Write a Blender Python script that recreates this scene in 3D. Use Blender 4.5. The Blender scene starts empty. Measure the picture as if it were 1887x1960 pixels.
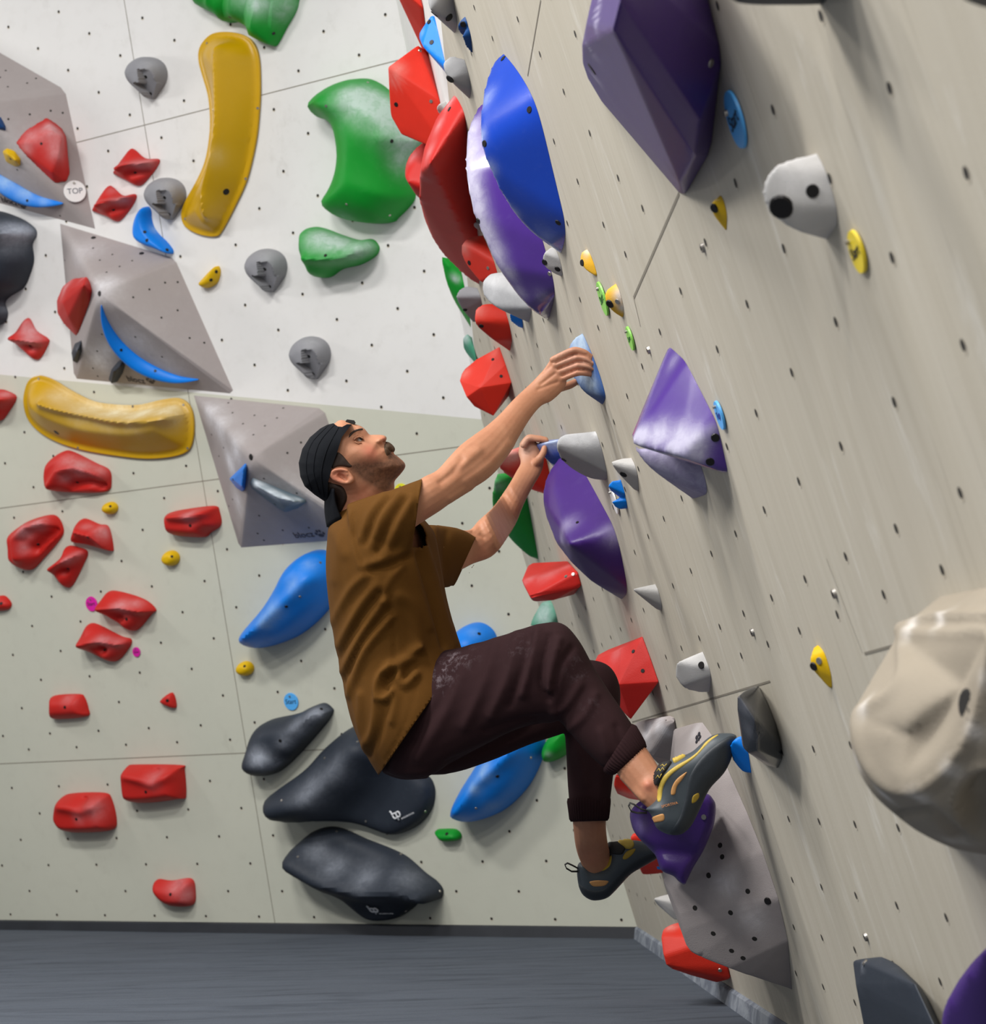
import bpy, bmesh, math, random
from mathutils import Vector, Matrix, geometry, noise, kdtree
from mathutils.bvhtree import BVHTree
random.seed(7)
SC = bpy.context.scene
COL = SC.collection
# ------------------------------------------------------------------ camera model (recovered from the hole grid of the walls)
FPX, CX, CY, SCL = 3954.8, 943.5, 980.0, 1.06
PITCH, ROLL = 0.1328, -0.0302
upc = Vector((math.sin(ROLL)*math.cos(PITCH), -math.cos(ROLL)*math.cos(PITCH), math.sin(PITCH)))
fwc = Vector((0, 0, 1)); fwc = (fwc-upc*fwc.dot(upc)).normalized()
rtc = fwc.cross(upc)
if rtc.x < 0: rtc = -rtc
CAMH = 0.606*SCL
CAM = Vector((0, 0, CAMH))
def c2w(v): return Vector((v.dot(rtc), v.dot(fwc), v.dot(upc)))
RX, RY, RZ = c2w(Vector((1, 0, 0))), c2w(Vector((0, 1, 0))), c2w(Vector((0, 0, 1)))
def ray(x, y): return RX*((x-CX)/FPX)+RY*((y-CY)/FPX)+RZ
def Z(x, y, z): return CAM+ray(x, y)*z          # point seen at pixel x, y at depth z metres
def proj(p):
    d = p-CAM; z = d.dot(RZ)
    return (CX+FPX*d.dot(RX)/z, CY+FPX*d.dot(RY)/z, z)
class Wall:
    def __init__(s, az, ov, d, flip):
        nh = Vector((math.cos(az), math.sin(az), 0)); up = Vector((0, 0, 1))
        s.n = nh*math.cos(ov)+up*math.sin(ov)      # out of the room
        s.m = -s.n                                  # into the room
        s.h = up.cross(nh).normalized()*flip        # along the wall
        s.v = up*math.cos(ov)-nh*math.sin(ov)       # up the slope
        s.o = CAM+s.n*(d*SCL)
    def at(s, u, v, h=0.0): return s.o+s.h*u+s.v*v+s.m*h
    def px(s, x, y, h=0.0):
        r = ray(x, y); return CAM+r*((s.o+s.m*h-CAM).dot(s.m)/r.dot(s.m))
    def uvh(s, p):
        d = p-s.o; return d.dot(s.h), d.dot(s.v), d.dot(s.m)
    def uv(s, x, y, h=0.0): return s.uvh(s.px(x, y, h))
    def pu(s, x, y, u):                             # point at pixel on the plane of constant u (across the wall)
        r = ray(x, y); return CAM+r*((s.o+s.h*u-CAM).dot(s.h)/r.dot(s.h))
    def bump(s, p):                                 # frame for local work
        return s.m
L = Wall(1.0127, 0.2331, 7.0076, -1)   # back wall, u grows to the right
R = Wall(0.0359, 0.2717, 0.6378, -1)   # right wall
if L.h.dot(RX) < 0: L.h = -L.h
if R.h.dot(RZ) < 0: R.h = -R.h          # u grows away from the camera
# ------------------------------------------------------------------ node helpers
def lin(c):
    f = lambda x: x/12.92 if x <= .04045 else ((x+.055)/1.055)**2.4
    return tuple(f(k/255) for k in c)+(1,)
def nmat(name):
    m = bpy.data.materials.new(name); m.use_nodes = True
    nt = m.node_tree; b = nt.nodes['Principled BSDF']
    return m, nt, b
def N(nt, t, **kw):
    n = nt.nodes.new(t)
    for k, v in kw.items(): setattr(n, k, v)
    return n
def mixc(nt, fac, a, b, blend='MIX'):
    n = N(nt, 'ShaderNodeMix', data_type='RGBA', blend_type=blend)
    for s, v in ((n.inputs[0], fac), (n.inputs[6], a), (n.inputs[7], b)):
        if hasattr(v, 'is_output') or isinstance(v, bpy.types.NodeSocket): nt.links.new(v, s)
        else: s.default_value = v
    return n.outputs[2]
def ntex(nt, scale, detail=3, rough=.5, vec=None, dist=0):
    n = N(nt, 'ShaderNodeTexNoise'); n.inputs['Scale'].default_value = scale; n.inputs['Detail'].default_value = detail
    n.inputs['Roughness'].default_value = rough; n.inputs['Distortion'].default_value = dist
    if vec is not None: nt.links.new(vec, n.inputs['Vector'])
    return n.outputs[0]
def ramp(nt, fac, p0, p1, c0=(0, 0, 0, 1), c1=(1, 1, 1, 1)):
    n = N(nt, 'ShaderNodeValToRGB'); nt.links.new(fac, n.inputs[0])
    e = n.color_ramp.elements; e[0].position = p0; e[1].position = p1; e[0].color = c0; e[1].color = c1
    return n.outputs[0]
def mth(nt, op, a, b=None):
    n = N(nt, 'ShaderNodeMath', operation=op)
    for s, v in zip(n.inputs, (a, b)):
        if v is None: continue
        if isinstance(v, bpy.types.NodeSocket): nt.links.new(v, s)
        else: s.default_value = v
    return n.outputs[0]
def vmap(nt, vec, scale, rot=(0, 0, 0)):
    n = N(nt, 'ShaderNodeMapping'); n.inputs['Scale'].default_value = scale; n.inputs['Rotation'].default_value = rot
    nt.links.new(vec, n.inputs[0]); return n.outputs[0]
def bump(nt, b, h, strength=.2, dist=.01):
    n = N(nt, 'ShaderNodeBump'); n.inputs['Strength'].default_value = strength; n.inputs['Distance'].default_value = dist
    nt.links.new(h, n.inputs['Height']); nt.links.new(n.outputs[0], b.inputs['Normal'])
_plain = {}
def plain(name, rgb, rough=.6, metal=0.0):
    if name in _plain: return _plain[name]
    m, nt, b = nmat(name); b.inputs['Roughness'].default_value = rough; b.inputs['Metallic'].default_value = metal
    v = ntex(nt, 40); c = lin(rgb)
    nt.links.new(mixc(nt, v, tuple(k*.88 for k in c[:3])+(1,), tuple(min(1, k*1.12) for k in c[:3])+(1,)), b.inputs['Base Color'])
    _plain[name] = m; return m
_holdm = {}
def hmat(key, rgb, rough=.55, chalk=(214, 212, 214), spec=.25, grain=.25, blotch=.12, coat=0.0):
    k = ('hold_'+key)
    if k in _holdm: return _holdm[k]
    m, nt, b = nmat(k); c = lin(rgb)
    tc = N(nt, 'ShaderNodeTexCoord').outputs['Object']
    at = N(nt, 'ShaderNodeAttribute', attribute_name='chalk').outputs['Fac']
    n1 = ntex(nt, 9, 4, .6, tc); n2 = ntex(nt, 28, 5, .7, tc, .6)
    base = mixc(nt, n1, tuple(x*(1-blotch) for x in c[:3])+(1,), tuple(min(1, x*(1+blotch)) for x in c[:3])+(1,))
    # chalk: patches given per hold, broken up by noise, plus a faint overall dusting
    f = mth(nt, 'MULTIPLY', at, mth(nt, 'ADD', .6, mth(nt, 'MULTIPLY', ramp(nt, n2, .3, .7), .6)))
    dust = mth(nt, 'MULTIPLY', ramp(nt, n2, .55, .85), .03)
    f = mth(nt, 'MINIMUM', mth(nt, 'ADD', f, dust), .93)
    nt.links.new(mixc(nt, f, base, lin(chalk)), b.inputs['Base Color'])
    r = mth(nt, 'ADD', rough, mth(nt, 'MULTIPLY', f, .35)); r = mth(nt, 'MINIMUM', r, .95)
    nt.links.new(r, b.inputs['Roughness'])
    b.inputs['Specular IOR Level'].default_value = spec
    b.inputs['Coat Weight'].default_value = coat; b.inputs['Coat Roughness'].default_value = .12
    bump(nt, b, ntex(nt, 420, 2, .6, tc), grain, .002)
    _holdm[k] = m; return m
# ------------------------------------------------------------------ mesh helpers
def link(o, parent=None):
    COL.objects.link(o)
    if parent is not None: o.parent = parent
    return o
def tag(o, label, cat, group=None):
    o['label'] = label; o['category'] = cat
    if group: o['group'] = group
    return o
def struct(o): o['kind'] = 'structure'; return o
def mesh_obj(name, verts, faces, mat, parent=None, smooth=True):
    me = bpy.data.meshes.new(name); me.from_pydata([tuple(v) for v in verts], [], faces); me.update()
    if smooth:
        for p in me.polygons: p.use_smooth = True
    o = bpy.data.objects.new(name, me)
    if mat is not None: me.materials.append(mat)
    return link(o, parent)
def bm_obj(name, bm, mat, parent=None, smooth=True):
    bmesh.ops.recalc_face_normals(bm, faces=bm.faces)
    me = bpy.data.meshes.new(name); bm.to_mesh(me); bm.free()
    if smooth:
        for p in me.polygons: p.use_smooth = True
    if mat is not None: me.materials.append(mat)
    return link(bpy.data.objects.new(name, me), parent)
def hull_bm(pts, bm=None):
    t = bmesh.new()
    for p in pts: t.verts.new(p)
    r = bmesh.ops.convex_hull(t, input=t.verts)
    dead = [g for g in r['geom_interior'] if isinstance(g, bmesh.types.BMVert)]
    if dead: bmesh.ops.delete(t, geom=dead, context='VERTS')
    loose = [v for v in t.verts if not v.link_faces]
    if loose: bmesh.ops.delete(t, geom=loose, context='VERTS')
    bmesh.ops.recalc_face_normals(t, faces=t.faces)
    if bm is None: return t
    me = bpy.data.meshes.new('t'); t.to_mesh(me); t.free(); bm.from_mesh(me); bpy.data.meshes.remove(me)
    return bm
def bake(o, mods):
    """apply a list of (type, settings) modifiers to the object's mesh"""
    for t, kw in mods:
        md = o.modifiers.new(t, t)
        for k, v in kw.items(): setattr(md, k, v)
    dg = bpy.context.evaluated_depsgraph_get(); dg.update()
    me = bpy.data.meshes.new_from_object(o.evaluated_get(dg), depsgraph=dg)
    old = o.data; o.modifiers.clear(); nm = old.name; o.data = me; bpy.data.meshes.remove(old); me.name = nm
    for p in me.polygons: p.use_smooth = True
    return o
def organic(name, blobs, mat, vox=.008, it=6, parent=None, wall=None):
    bm = bmesh.new()
    for b in blobs: hull_bm(b, bm)
    o = bm_obj(name, bm, mat, parent)
    bake(o, [('REMESH', dict(mode='VOXEL', voxel_size=vox)), ('SMOOTH', dict(factor=.5, iterations=it))])
    if wall is not None:                     # trimmed flush where it meets the wall
        bm = bmesh.new(); bm.from_mesh(o.data)
        bmesh.ops.bisect_plane(bm, geom=bm.verts[:]+bm.edges[:]+bm.faces[:], plane_co=wall.o+wall.m*.0005, plane_no=wall.m, dist=1e-5, clear_inner=True)
        eb = [e for e in bm.edges if len(e.link_faces) == 1]
        if eb: bmesh.ops.holes_fill(bm, edges=eb, sides=0)
        bmesh.ops.recalc_face_normals(bm, faces=bm.faces); bm.to_mesh(o.data); bm.free(); o.data.update()
        for p in o.data.polygons: p.use_smooth = True
        o.data.set_sharp_from_angle(angle=math.radians(60))
    return o
def faceted(name, pts, mat, bev=.012, seg=3, parent=None):
    bm = hull_bm(pts)
    bmesh.ops.dissolve_limit(bm, angle_limit=math.radians(4), verts=bm.verts[:], edges=bm.edges[:])
    o = bm_obj(name, bm, mat, parent)
    if bev: bake(o, [('BEVEL', dict(width=bev, segments=seg, limit_method='ANGLE', angle_limit=math.radians(12)))])
    bake(o, [('TRIANGULATE', {}), ('SUBSURF', dict(subdivision_type='SIMPLE', levels=3))])
    me = o.data
    me.set_sharp_from_angle(angle=math.radians(40))
    return o
def hulled(name, pts, mat, wall, it=7, parent=None, levels=3):
    bm = hull_bm(pts); o = bm_obj(name, bm, mat, parent)
    bake(o, [('TRIANGULATE', {}), ('SUBSURF', dict(subdivision_type='SIMPLE', levels=levels))])
    g = o.vertex_groups.new(name='free'); g.add([v.index for v in o.data.vertices if wall.uvh(v.co)[2] > .004], 1.0, 'REPLACE')
    bake(o, [('SMOOTH', dict(factor=.5, iterations=it, vertex_group='free'))])
    o.vertex_groups.clear(); o.data.set_sharp_from_angle(angle=math.radians(55))
    return o
def catmull(P, n=5, closed=True):
    out = []; k = len(P)
    rng = range(k) if closed else range(k-1)
    for i in rng:
        if closed: p0, p1, p2, p3 = (Vector(P[(i+j-1) % k]) for j in range(4))
        else: p0, p1, p2, p3 = Vector(P[max(i-1, 0)]), Vector(P[i]), Vector(P[i+1]), Vector(P[min(i+2, k-1)])
        for s in range(n):
            t = s/n
            out.append(.5*((2*p1)+(p2-p0)*t+(2*p0-5*p1+4*p2-p3)*t*t+(3*p1-p0-3*p2+p3)*t**3))
    if not closed: out.append(Vector(P[-1]))
    return out
def segd(p, a, b):
    ab = b-a; t = max(0, min(1, (p-a).dot(ab)/max(ab.length_squared, 1e-12))); return (p-a-ab*t).length
def polyd(p, P, closed=True):
    k = len(P); return min(segd(p, P[i], P[(i+1) % k]) for i in range(k if closed else k-1))
def inside(p, P):
    c = False; k = len(P); j = k-1
    for i in range(k):
        if (P[i].y > p.y) != (P[j].y > p.y) and p.x < (P[j].x-P[i].x)*(p.y-P[i].y)/(P[j].y-P[i].y)+P[i].x: c = not c
        j = i
    return c
def tri_fill(P, step):
    """triangulate polygon P (2D Vectors) with an interior grid; returns verts2d, tris, boundary count"""
    area = sum(P[i].x*P[(i+1) % len(P)].y-P[(i+1) % len(P)].x*P[i].y for i in range(len(P)))
    if area < 0: P = P[::-1]
    pts = list(P); xs = [p.x for p in P]; ys = [p.y for p in P]; row = 0; k = len(P); ring = []
    for rr in (.22, .55):
        for i in range(k):
            t = (P[(i+1) % k]-P[i-1]).normalized(); q = P[i]+Vector((-t.y, t.x))*step*rr
            if inside(q, P) and polyd(q, P) > step*rr*.8: ring.append(q)
    pts += ring
    y = min(ys)+step*.4
    while y < max(ys):
        x = min(xs)+step*(.3+.5*(row % 2))
        while x < max(xs):
            q = Vector((x, y))
            if inside(q, P) and polyd(q, P) > step*.85: pts.append(q)
            x += step
        y += step*.87; row += 1
    r = geometry.delaunay_2d_cdt(pts, [], [list(range(len(P)))], 1, 1e-7)
    return r[0], [f for f in r[2]], P
def densify(P, step):
    o = []
    for i in range(len(P)):
        a, b = P[i], P[(i+1) % len(P)]; k = max(1, int((b-a).length/step+.5))
        o += [a+(b-a)*(j/k) for j in range(k)]
    return o
def relief(name, wall, out, H, w, mat, p=2.0, feats=(), smooth=True, step=None, h0=0.0, hfn=None, parent=None, lift=0.0, vertical=.0):
    """a hold that grows out of a wall: outline in pixels, height H metres reached at distance w metres from the edge;
    feats: (polyline px, amplitude m, width px) ridges or dents; hfn(px, py, d, base) may change the height"""
    px = catmull(out, 5) if smooth else [Vector(q) for q in out]
    Q = [Vector(wall.uv(q.x, q.y)[:2]) for q in px]
    ext = max(max(q.x for q in Q)-min(q.x for q in Q), max(q.y for q in Q)-min(q.y for q in Q))
    st = step or ext/34
    Q = densify(Q, st)
    v2, tris, B = tri_fill(Q, st)
    V = []
    for q in v2:
        d = polyd(q, B); s = min(d/w, 1.0); hh = H*(1-(1-s)**p)**(1/p)
        if feats or hfn:
            x, y, _ = proj(wall.at(q.x, q.y, hh*.7)); e = min(1, d/(.35*w))
            for pl, amp, wd in feats:
                dd = polyd(Vector((x, y)), [Vector(t) for t in pl], False) if len(pl) > 1 else (Vector((x, y))-Vector(pl[0])).length
                hh += amp*math.exp(-(dd/wd)**2)*e
            if hfn: hh = hfn(x, y, d, hh)
        hh = max(hh, 0)+(h0 if d > 1e-5 else h0)
        V.append(wall.at(q.x, q.y, hh+lift))
    n = len(V); F = [tuple(f) for f in tris]
    # skirt down to the wall (h = lift)
    if h0 > 0:
        kd = kdtree.KDTree(len(v2))
        for i, q in enumerate(v2): kd.insert((q.x, q.y, 0), i)
        kd.balance(); idx = [kd.find((b.x, b.y, 0))[1] for b in B]
        base = len(V)
        for b in B: V.append(wall.at(b.x, b.y, lift))
        k = len(B)
        for i in range(k): F.append((idx[i], idx[(i+1) % k], base+(i+1) % k, base+i))
    bm = bmesh.new(); vs = [bm.verts.new(v) for v in V]
    for f in F:
        try: bm.faces.new([vs[i] for i in f])
        except ValueError: pass
    o = bm_obj(name, bm, mat, parent)
    # outward orientation
    me = o.data
    s = sum(pg.normal.dot(wall.m)*pg.area for pg in me.polygons)
    if s < 0: me.flip_normals()
    if h0 > 0: me.set_sharp_from_angle(angle=math.radians(50))
    return o
def bvh_of(o):
    me = o.data; M = o.matrix_basis
    return BVHTree.FromPolygons([M @ v.co for v in me.vertices], [tuple(p.vertices) for p in me.polygons])
def hit(o, x, y, b=None):
    b = b or bvh_of(o); d = ray(x, y).normalized()
    loc, nor, i, ds = b.ray_cast(CAM, d)
    if loc is None: return None, None
    if nor.dot(d) > 0: nor = -nor
    return loc, nor
def chalk(o, spots, top=0.0, base=0.0):
    """chalk stains: (x, y, radius px, strength) where hands have been"""
    me = o.data; b = bvh_of(o); S = []
    for x, y, r, a in spots:
        loc, _ = hit(o, x, y, b)
        if loc is None: continue
        z = (loc-CAM).dot(RZ); S.append((loc, r*z/FPX, a))
    at = me.attributes.new('chalk', 'FLOAT', 'POINT')
    val = []
    for v in me.vertices:
        c = base+top*max(0, v.normal.z)**1.5
        for loc, r, a in S: c += a*math.exp(-((v.co-loc).length/r)**2)
        val.append(max(0, min(1, c)))
    at.data.foreach_set('value', val)
    return o
BOLT = plain('dark_bolt', (38, 36, 36), .45, .6); STEEL = plain('steel_screw', (170, 165, 158), .35, .9)
def disc_bm(loc, nor, r, h, seg=14, inner=None):
    bm = bmesh.new(); q = nor.to_track_quat('Z', 'Y').to_matrix().to_4x4(); q.translation = loc
    bmesh.ops.create_cone(bm, cap_ends=True, segments=seg, radius1=r, radius2=r*.85, depth=h, matrix=q @ Matrix.Translation((0, 0, h/2)))
    return bm
def bolts(o, pts, r=.0085, mat=None, name='bolt', h=.0025, b=None):
    b = b or bvh_of(o); P = []
    for x, y in pts:
        loc, nor = hit(o, x, y, b)
        if loc is None: continue
        P.append(bm_obj(name, disc_bm(loc-nor*.001, nor, r, h), mat or BOLT, o, False))
    return P
def tube(name, rings, mat, parent=None, cap=True):
    """rings: lists of the same number of points"""
    V = [p for r in rings for p in r]; n = len(rings[0]); F = []
    for i in range(len(rings)-1):
        for j in range(n): F.append((i*n+j, i*n+(j+1) % n, (i+1)*n+(j+1) % n, (i+1)*n+j))
    if cap: F.append(tuple(range(n))[::-1]); F.append(tuple(range((len(rings)-1)*n, len(rings)*n)))
    bm = bmesh.new(); vs = [bm.verts.new(v) for v in V]
    for f in F: bm.faces.new([vs[i] for i in f])
    if name is None: return bm
    return bm_obj(name, bm, mat, parent)
def cable(name, pts, rad, mat, parent=None, seg=8):
    """round tube along points; rad number or list"""
    k = len(pts); rings = []
    nrm = None
    for i, p in enumerate(pts):
        t = (pts[min(i+1, k-1)]-pts[max(i-1, 0)]).normalized()
        if nrm is None: nrm = t.orthogonal().normalized()
        nrm = (nrm-t*nrm.dot(t)).normalized(); bn = t.cross(nrm)
        r = rad[i] if isinstance(rad, (list, tuple)) else rad
        rings.append([p+(nrm*math.cos(a)+bn*math.sin(a))*r for a in (2*math.pi*j/seg for j in range(seg))])
    return tube(name, rings, mat, parent)
def text_obj(name, body, loc, right, up, size, mat, parent=None, thick=.0006, font_bold=False, shear=0, spacing=1.0):
    cu = bpy.data.curves.new(name, 'FONT'); cu.body = body; cu.size = size; cu.align_x = 'CENTER'; cu.align_y = 'CENTER'
    cu.extrude = thick; cu.offset = (.02*size if font_bold else 0); cu.shear = shear; cu.space_character = spacing
    o = bpy.data.objects.new(name, cu); COL.objects.link(o)
    dg = bpy.context.evaluated_depsgraph_get(); dg.update()
    me = bpy.data.meshes.new_from_object(o.evaluated_get(dg), depsgraph=dg)
    bpy.data.objects.remove(o); bpy.data.curves.remove(cu)
    right = right.normalized(); nz = right.cross(up).normalized(); up = nz.cross(right).normalized()
    M = Matrix((right, up, nz)).transposed().to_4x4(); M.translation = loc
    me.transform(M); me.materials.clear(); me.materials.append(mat); me.name = name
    return link(bpy.data.objects.new(name, me), parent)
# ------------------------------------------------------------------ setting: walls, trims, mat
def wall_mat(name, kind):
    m, nt, b = nmat(name); uv = N(nt, 'ShaderNodeUVMap', uv_map='wall').outputs[0]
    sep = N(nt, 'ShaderNodeSeparateXYZ'); nt.links.new(uv, sep.inputs[0]); U, V = sep.outputs[0], sep.outputs[1]
    if kind == 'back':
        # two coats of paint meeting on one straight slanting line
        (u0, v0, _), (u1, v1, _) = L.uv(0, 717), L.uv(925, 803); k = (v1-v0)/(u1-u0)
        line = mth(nt, 'SUBTRACT', V, mth(nt, 'ADD', v0-k*u0, mth(nt, 'MULTIPLY', U, k)))
        up = mth(nt, 'GREATER_THAN', line, 0.0)
        n1 = ntex(nt, 1.3, 4, .55, uv); n2 = ntex(nt, 14, 4, .6, uv)
        white = mixc(nt, n1, lin((216, 214, 212)), lin((229, 228, 226)))
        beige = mixc(nt, n1, lin((190, 192, 178)), lin((204, 203, 188)))
        col = mixc(nt, up, beige, white)
        col = mixc(nt, mth(nt, 'MULTIPLY', ramp(nt, n2, .5, .8), .10), col, lin((160, 155, 142)))
        # light scuffs of chalk and rubber
        sc = ntex(nt, 5.5, 6, .75, vmap(nt, uv, (1.0, .55, 1)))
        col = mixc(nt, mth(nt, 'MULTIPLY', ramp(nt, sc, .60, .75), .22), col, lin((150, 144, 132)))
        rough = .75
    else:
        gr = ntex(nt, 1.0, 5, .6, vmap(nt, uv, (34, 1.6, 1)), .4); g2 = ntex(nt, 1.0, 4, .6, vmap(nt, uv, (9, .8, 1)), .8)
        col = mixc(nt, gr, lin((178, 169, 152)), lin((202, 195, 180)))
        col = mixc(nt, mth(nt, 'MULTIPLY', ramp(nt, g2, .45, .75), .45), col, lin((203, 196, 182)))
        st = ntex(nt, 1.0, 5, .65, vmap(nt, uv, (60, 2.2, 1)), .3)
        col = mixc(nt, mth(nt, 'MULTIPLY', ramp(nt, st, .60, .74), .35), col, lin((120, 108, 92)))
        ch = ntex(nt, 1.0, 5, .7, vmap(nt, uv, (13, 2.4, 1)), .5)
        col = mixc(nt, mth(nt, 'MULTIPLY', ramp(nt, ch, .58, .74), .5), col, lin((226, 223, 216)))
        big = ntex(nt, .9, 3, .5, uv)
        col = mixc(nt, mth(nt, 'MULTIPLY', ramp(nt, big, .4, .7), .22), col, lin((182, 176, 158)))
        rough = .7
    nt.links.new(col, b.inputs['Base Color']); b.inputs['Roughness'].default_value = rough
    b.inputs['Specular IOR Level'].default_value = .25
    bump(nt, b, ntex(nt, 160, 3, .6, uv), .10, .002)
    return m
M_L = wall_mat('painted_panel', 'back'); M_R = wall_mat('worn_plywood', 'right')
M_hole = plain('threaded_hole', (30, 27, 24), .8); M_seam = plain('panel_joint', (128, 121, 108), .9)
M_lip = plain('hole_rim', (196, 186, 168), .8)
def wall_mesh(name, wall, corners, mat, holes, seams, hole_r=.0066):
    bm = bmesh.new(); ul = bm.loops.layers.uv.new('wall')
    def face(P, mi=0):
        f = bm.faces.new([bm.verts.new(p) for p in P]); f.material_index = mi
        if f.normal.dot(wall.m) < 0: f.normal_flip()
        f.normal_update()
        for lp in f.loops:
            u, v, _ = wall.uvh(lp.vert.co); lp[ul].uv = (u, v)
        return f
    front = corners
    f = face(front); bm.normal_update()
    if f.normal.dot(wall.m) < 0: f.normal_flip()
    # thickness of the boards behind the face
    back = [p-wall.m*.04 for p in front]
    k = len(front)
    for i in range(k):
        a, b2 = front[i], front[(i+1) % k]
        q = bm.faces.new([bm.verts.new(p) for p in (a, b2, back[(i+1) % k], back[i])])
    bm.faces.new([bm.verts.new(p) for p in back])
    for u, v in holes:
        ang = [2*math.pi*i/12 for i in range(12)]
        for rr, hh, mi in ((hole_r*1.22, .0004, 3), (hole_r, .0008, 1)):
            P = [wall.at(u+rr*math.cos(a)+(.0 if mi == 1 else 0), v+rr*math.sin(a)-(0 if mi == 1 else hole_r*.35), hh) for a in ang]
            g = bm.faces.new([bm.verts.new(p) for p in P]); g.material_index = mi
            bm.normal_update()
            if g.normal.dot(wall.m) < 0: g.normal_flip()
    for (ua, va), (ub, vb), w in seams:
        a, c = Vector((ua, va)), Vector((ub, vb)); n = (c-a).normalized(); n = Vector((-n.y, n.x))*w/2
        g = bm.faces.new([bm.verts.new(wall.at(q.x, q.y, .0006)) for q in (a-n, c-n, c+n, a+n)]); g.material_index = 2
        bm.normal_update()
        if g.normal.dot(wall.m) < 0: g.normal_flip()
    me = bpy.data.meshes.new(name); bm.to_mesh(me); bm.free()
    for mm in (mat, M_hole, M_seam, M_lip): me.materials.append(mm)
    return struct(link(bpy.data.objects.new(name, me)))
S = SCL
def floor_uv(wall, u):        # v where the wall meets z = 0
    return (0-wall.o.z-wall.h.z*u)/wall.v.z
ubc, vbc, _ = L.uv(1222, 1795)
def on_edge(target):          # nearest point of the line where the two walls meet
    d = L.n.cross(R.n).normalized(); M3 = Matrix((L.n, R.n, d))
    p = M3.inverted() @ Vector((L.n.dot(L.o), R.n.dot(R.o), d.dot(target)))
    return p, d
q0, qd = on_edge(L.px(1222, 1795)); CORN = q0-qd*(q0.z/qd.z)
FOLD, _ = on_edge(L.px(922, 802))
ubc, vbc, _ = L.uvh(CORN)
uc_r = R.uvh(CORN)[0]
# --- back wall outline: left edge, base, corner, crease, top
uf, vf, _ = L.uvh(FOLD)
uk, vk, _ = L.uv(758, 0); kk = (vk-vf)
topv = vk+.9; ukt = uf+(uk-uf)*(topv-vf)/(vk-vf)
uL = L.uv(0, 900)[0]-2.2
corn_low = CORN
Lc = [L.at(uL, floor_uv(L, uL)), corn_low, L.at(uf, vf), L.at(ukt, topv), L.at(uL, topv)]
hl = []
ph = {0: .72, 1: .22}
def Lu(frac, k): return -((k+frac)*.305)*S
def addrow(v, frac):
    for k in range(2, 42):
        u = -(k+frac)*.305*S        # fit used u growing to the left
        vv = v*S
        if u < uL+.1: continue
        lim = ubc+(uf-ubc)*((vv-vbc)/(vf-vbc)) if vv < vf else uf+(uk-uf)*((vv-vf)/(vk-vf))
        if u > lim-.03 or vv > topv-.1: continue
        hl.append((u, vv))
for i, v in enumerate((-2.212, -2.096, -1.970, -1.845, -1.719, -1.592)): addrow(v, ph[(i+1) % 2])
addrow(-1.410, .22)
for i in range(34):
    v = -1.339+.12796*i; fr = .72-.0019*i if i % 2 == 0 else .22-.0019*i
    addrow(v, fr)
usgn = 1
def seamL(p, q, w=.004): a = L.uv(*p); b_ = L.uv(*q); return ((a[0], a[1]), (b_[0], b_[1]), w)
def hseam(px, u1=None, w=.004):
    u, v, _ = L.uv(*px); e = ubc if v < vf else uf
    lim = ubc+(uf-ubc)*((v-vbc)/(vf-vbc)) if v < vf else uf+(uk-uf)*((v-vf)/(vk-vf))
    return ((uL, v), (lim, v), w)
uvs = L.uv(450, 1300)[0]; uvs2 = L.uv(262, 150)[0]
seams = [hseam((0, 1462)), hseam((0, 973)), hseam((150, 272)), ((uvs, floor_uv(L, uvs)+.05), (uvs, topv), .0035)]
wallL = wall_mesh('wall_back', L, Lc, M_L, hl, seams)
# --- right wall: base, free left edge above the fold point, near end behind the camera
uE1, vE1, _ = R.uvh(FOLD); uE2, vE2, _ = R.uv(845, 51)
topR = vE2+.9; uEt = uE1+(uE2-uE1)*(topR-vE1)/(vE2-vE1)
uN = R.uv(1700, 1500)[0]-2.4
Rc = [R.at(uN, floor_uv(R, uN)), CORN, R.at(uE1, vE1), R.at(uEt, topR), R.at(uN, topR)]
hr = []
rowsR = [(-.603, .35), (-.49, .925), (-.382, .5), (-.255, .12), (-.127, .66), (.005, .3), (.064, .33), (.132, .88), (.261, .45), (.39, .02), (.521, .6), (.654, .15),
         (.828, .85), (.925, .42), (1.056, .98), (1.186, .55), (1.314, .12), (1.442, .69), (1.57, .26), (1.70, .83), (1.83, .4)]
for v, fr in rowsR:
    if v == .005: continue
    for k in range(-3, 40):
        u = -((-k-1+fr)*.305)*S      # the fit's u grew towards the camera
        vv = v*S
        if u < uN+.1: continue
        lim = uc_r+(uE1-uc_r)*((vv-R.uvh(CORN)[1])/(vE1-R.uvh(CORN)[1])) if vv < vE1 else uE1+(uEt-uE1)*((vv-vE1)/(topR-vE1))
        if u > lim-.05: continue
        hr.append((u, vv))
def seamR(p, q, w=.004): a = R.uv(*p); b_ = R.uv(*q); return ((a[0], a[1]), (b_[0], b_[1]), w)
sR = [seamR((1213, 570), (1300, 370), .006), seamR((1035, 0), (1010, 145), .004), seamR((1210, 1382), (1474, 1304), .004), seamR((1655, 1251), (1760, 1222), .004),
      seamR((1213, 570), (1226, 625), .003), seamR((1582, 1069), (1651, 1250), .0012)]
wallR = wall_mesh('wall_right', R, Rc, M_R, hr, sR, .0072)
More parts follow.
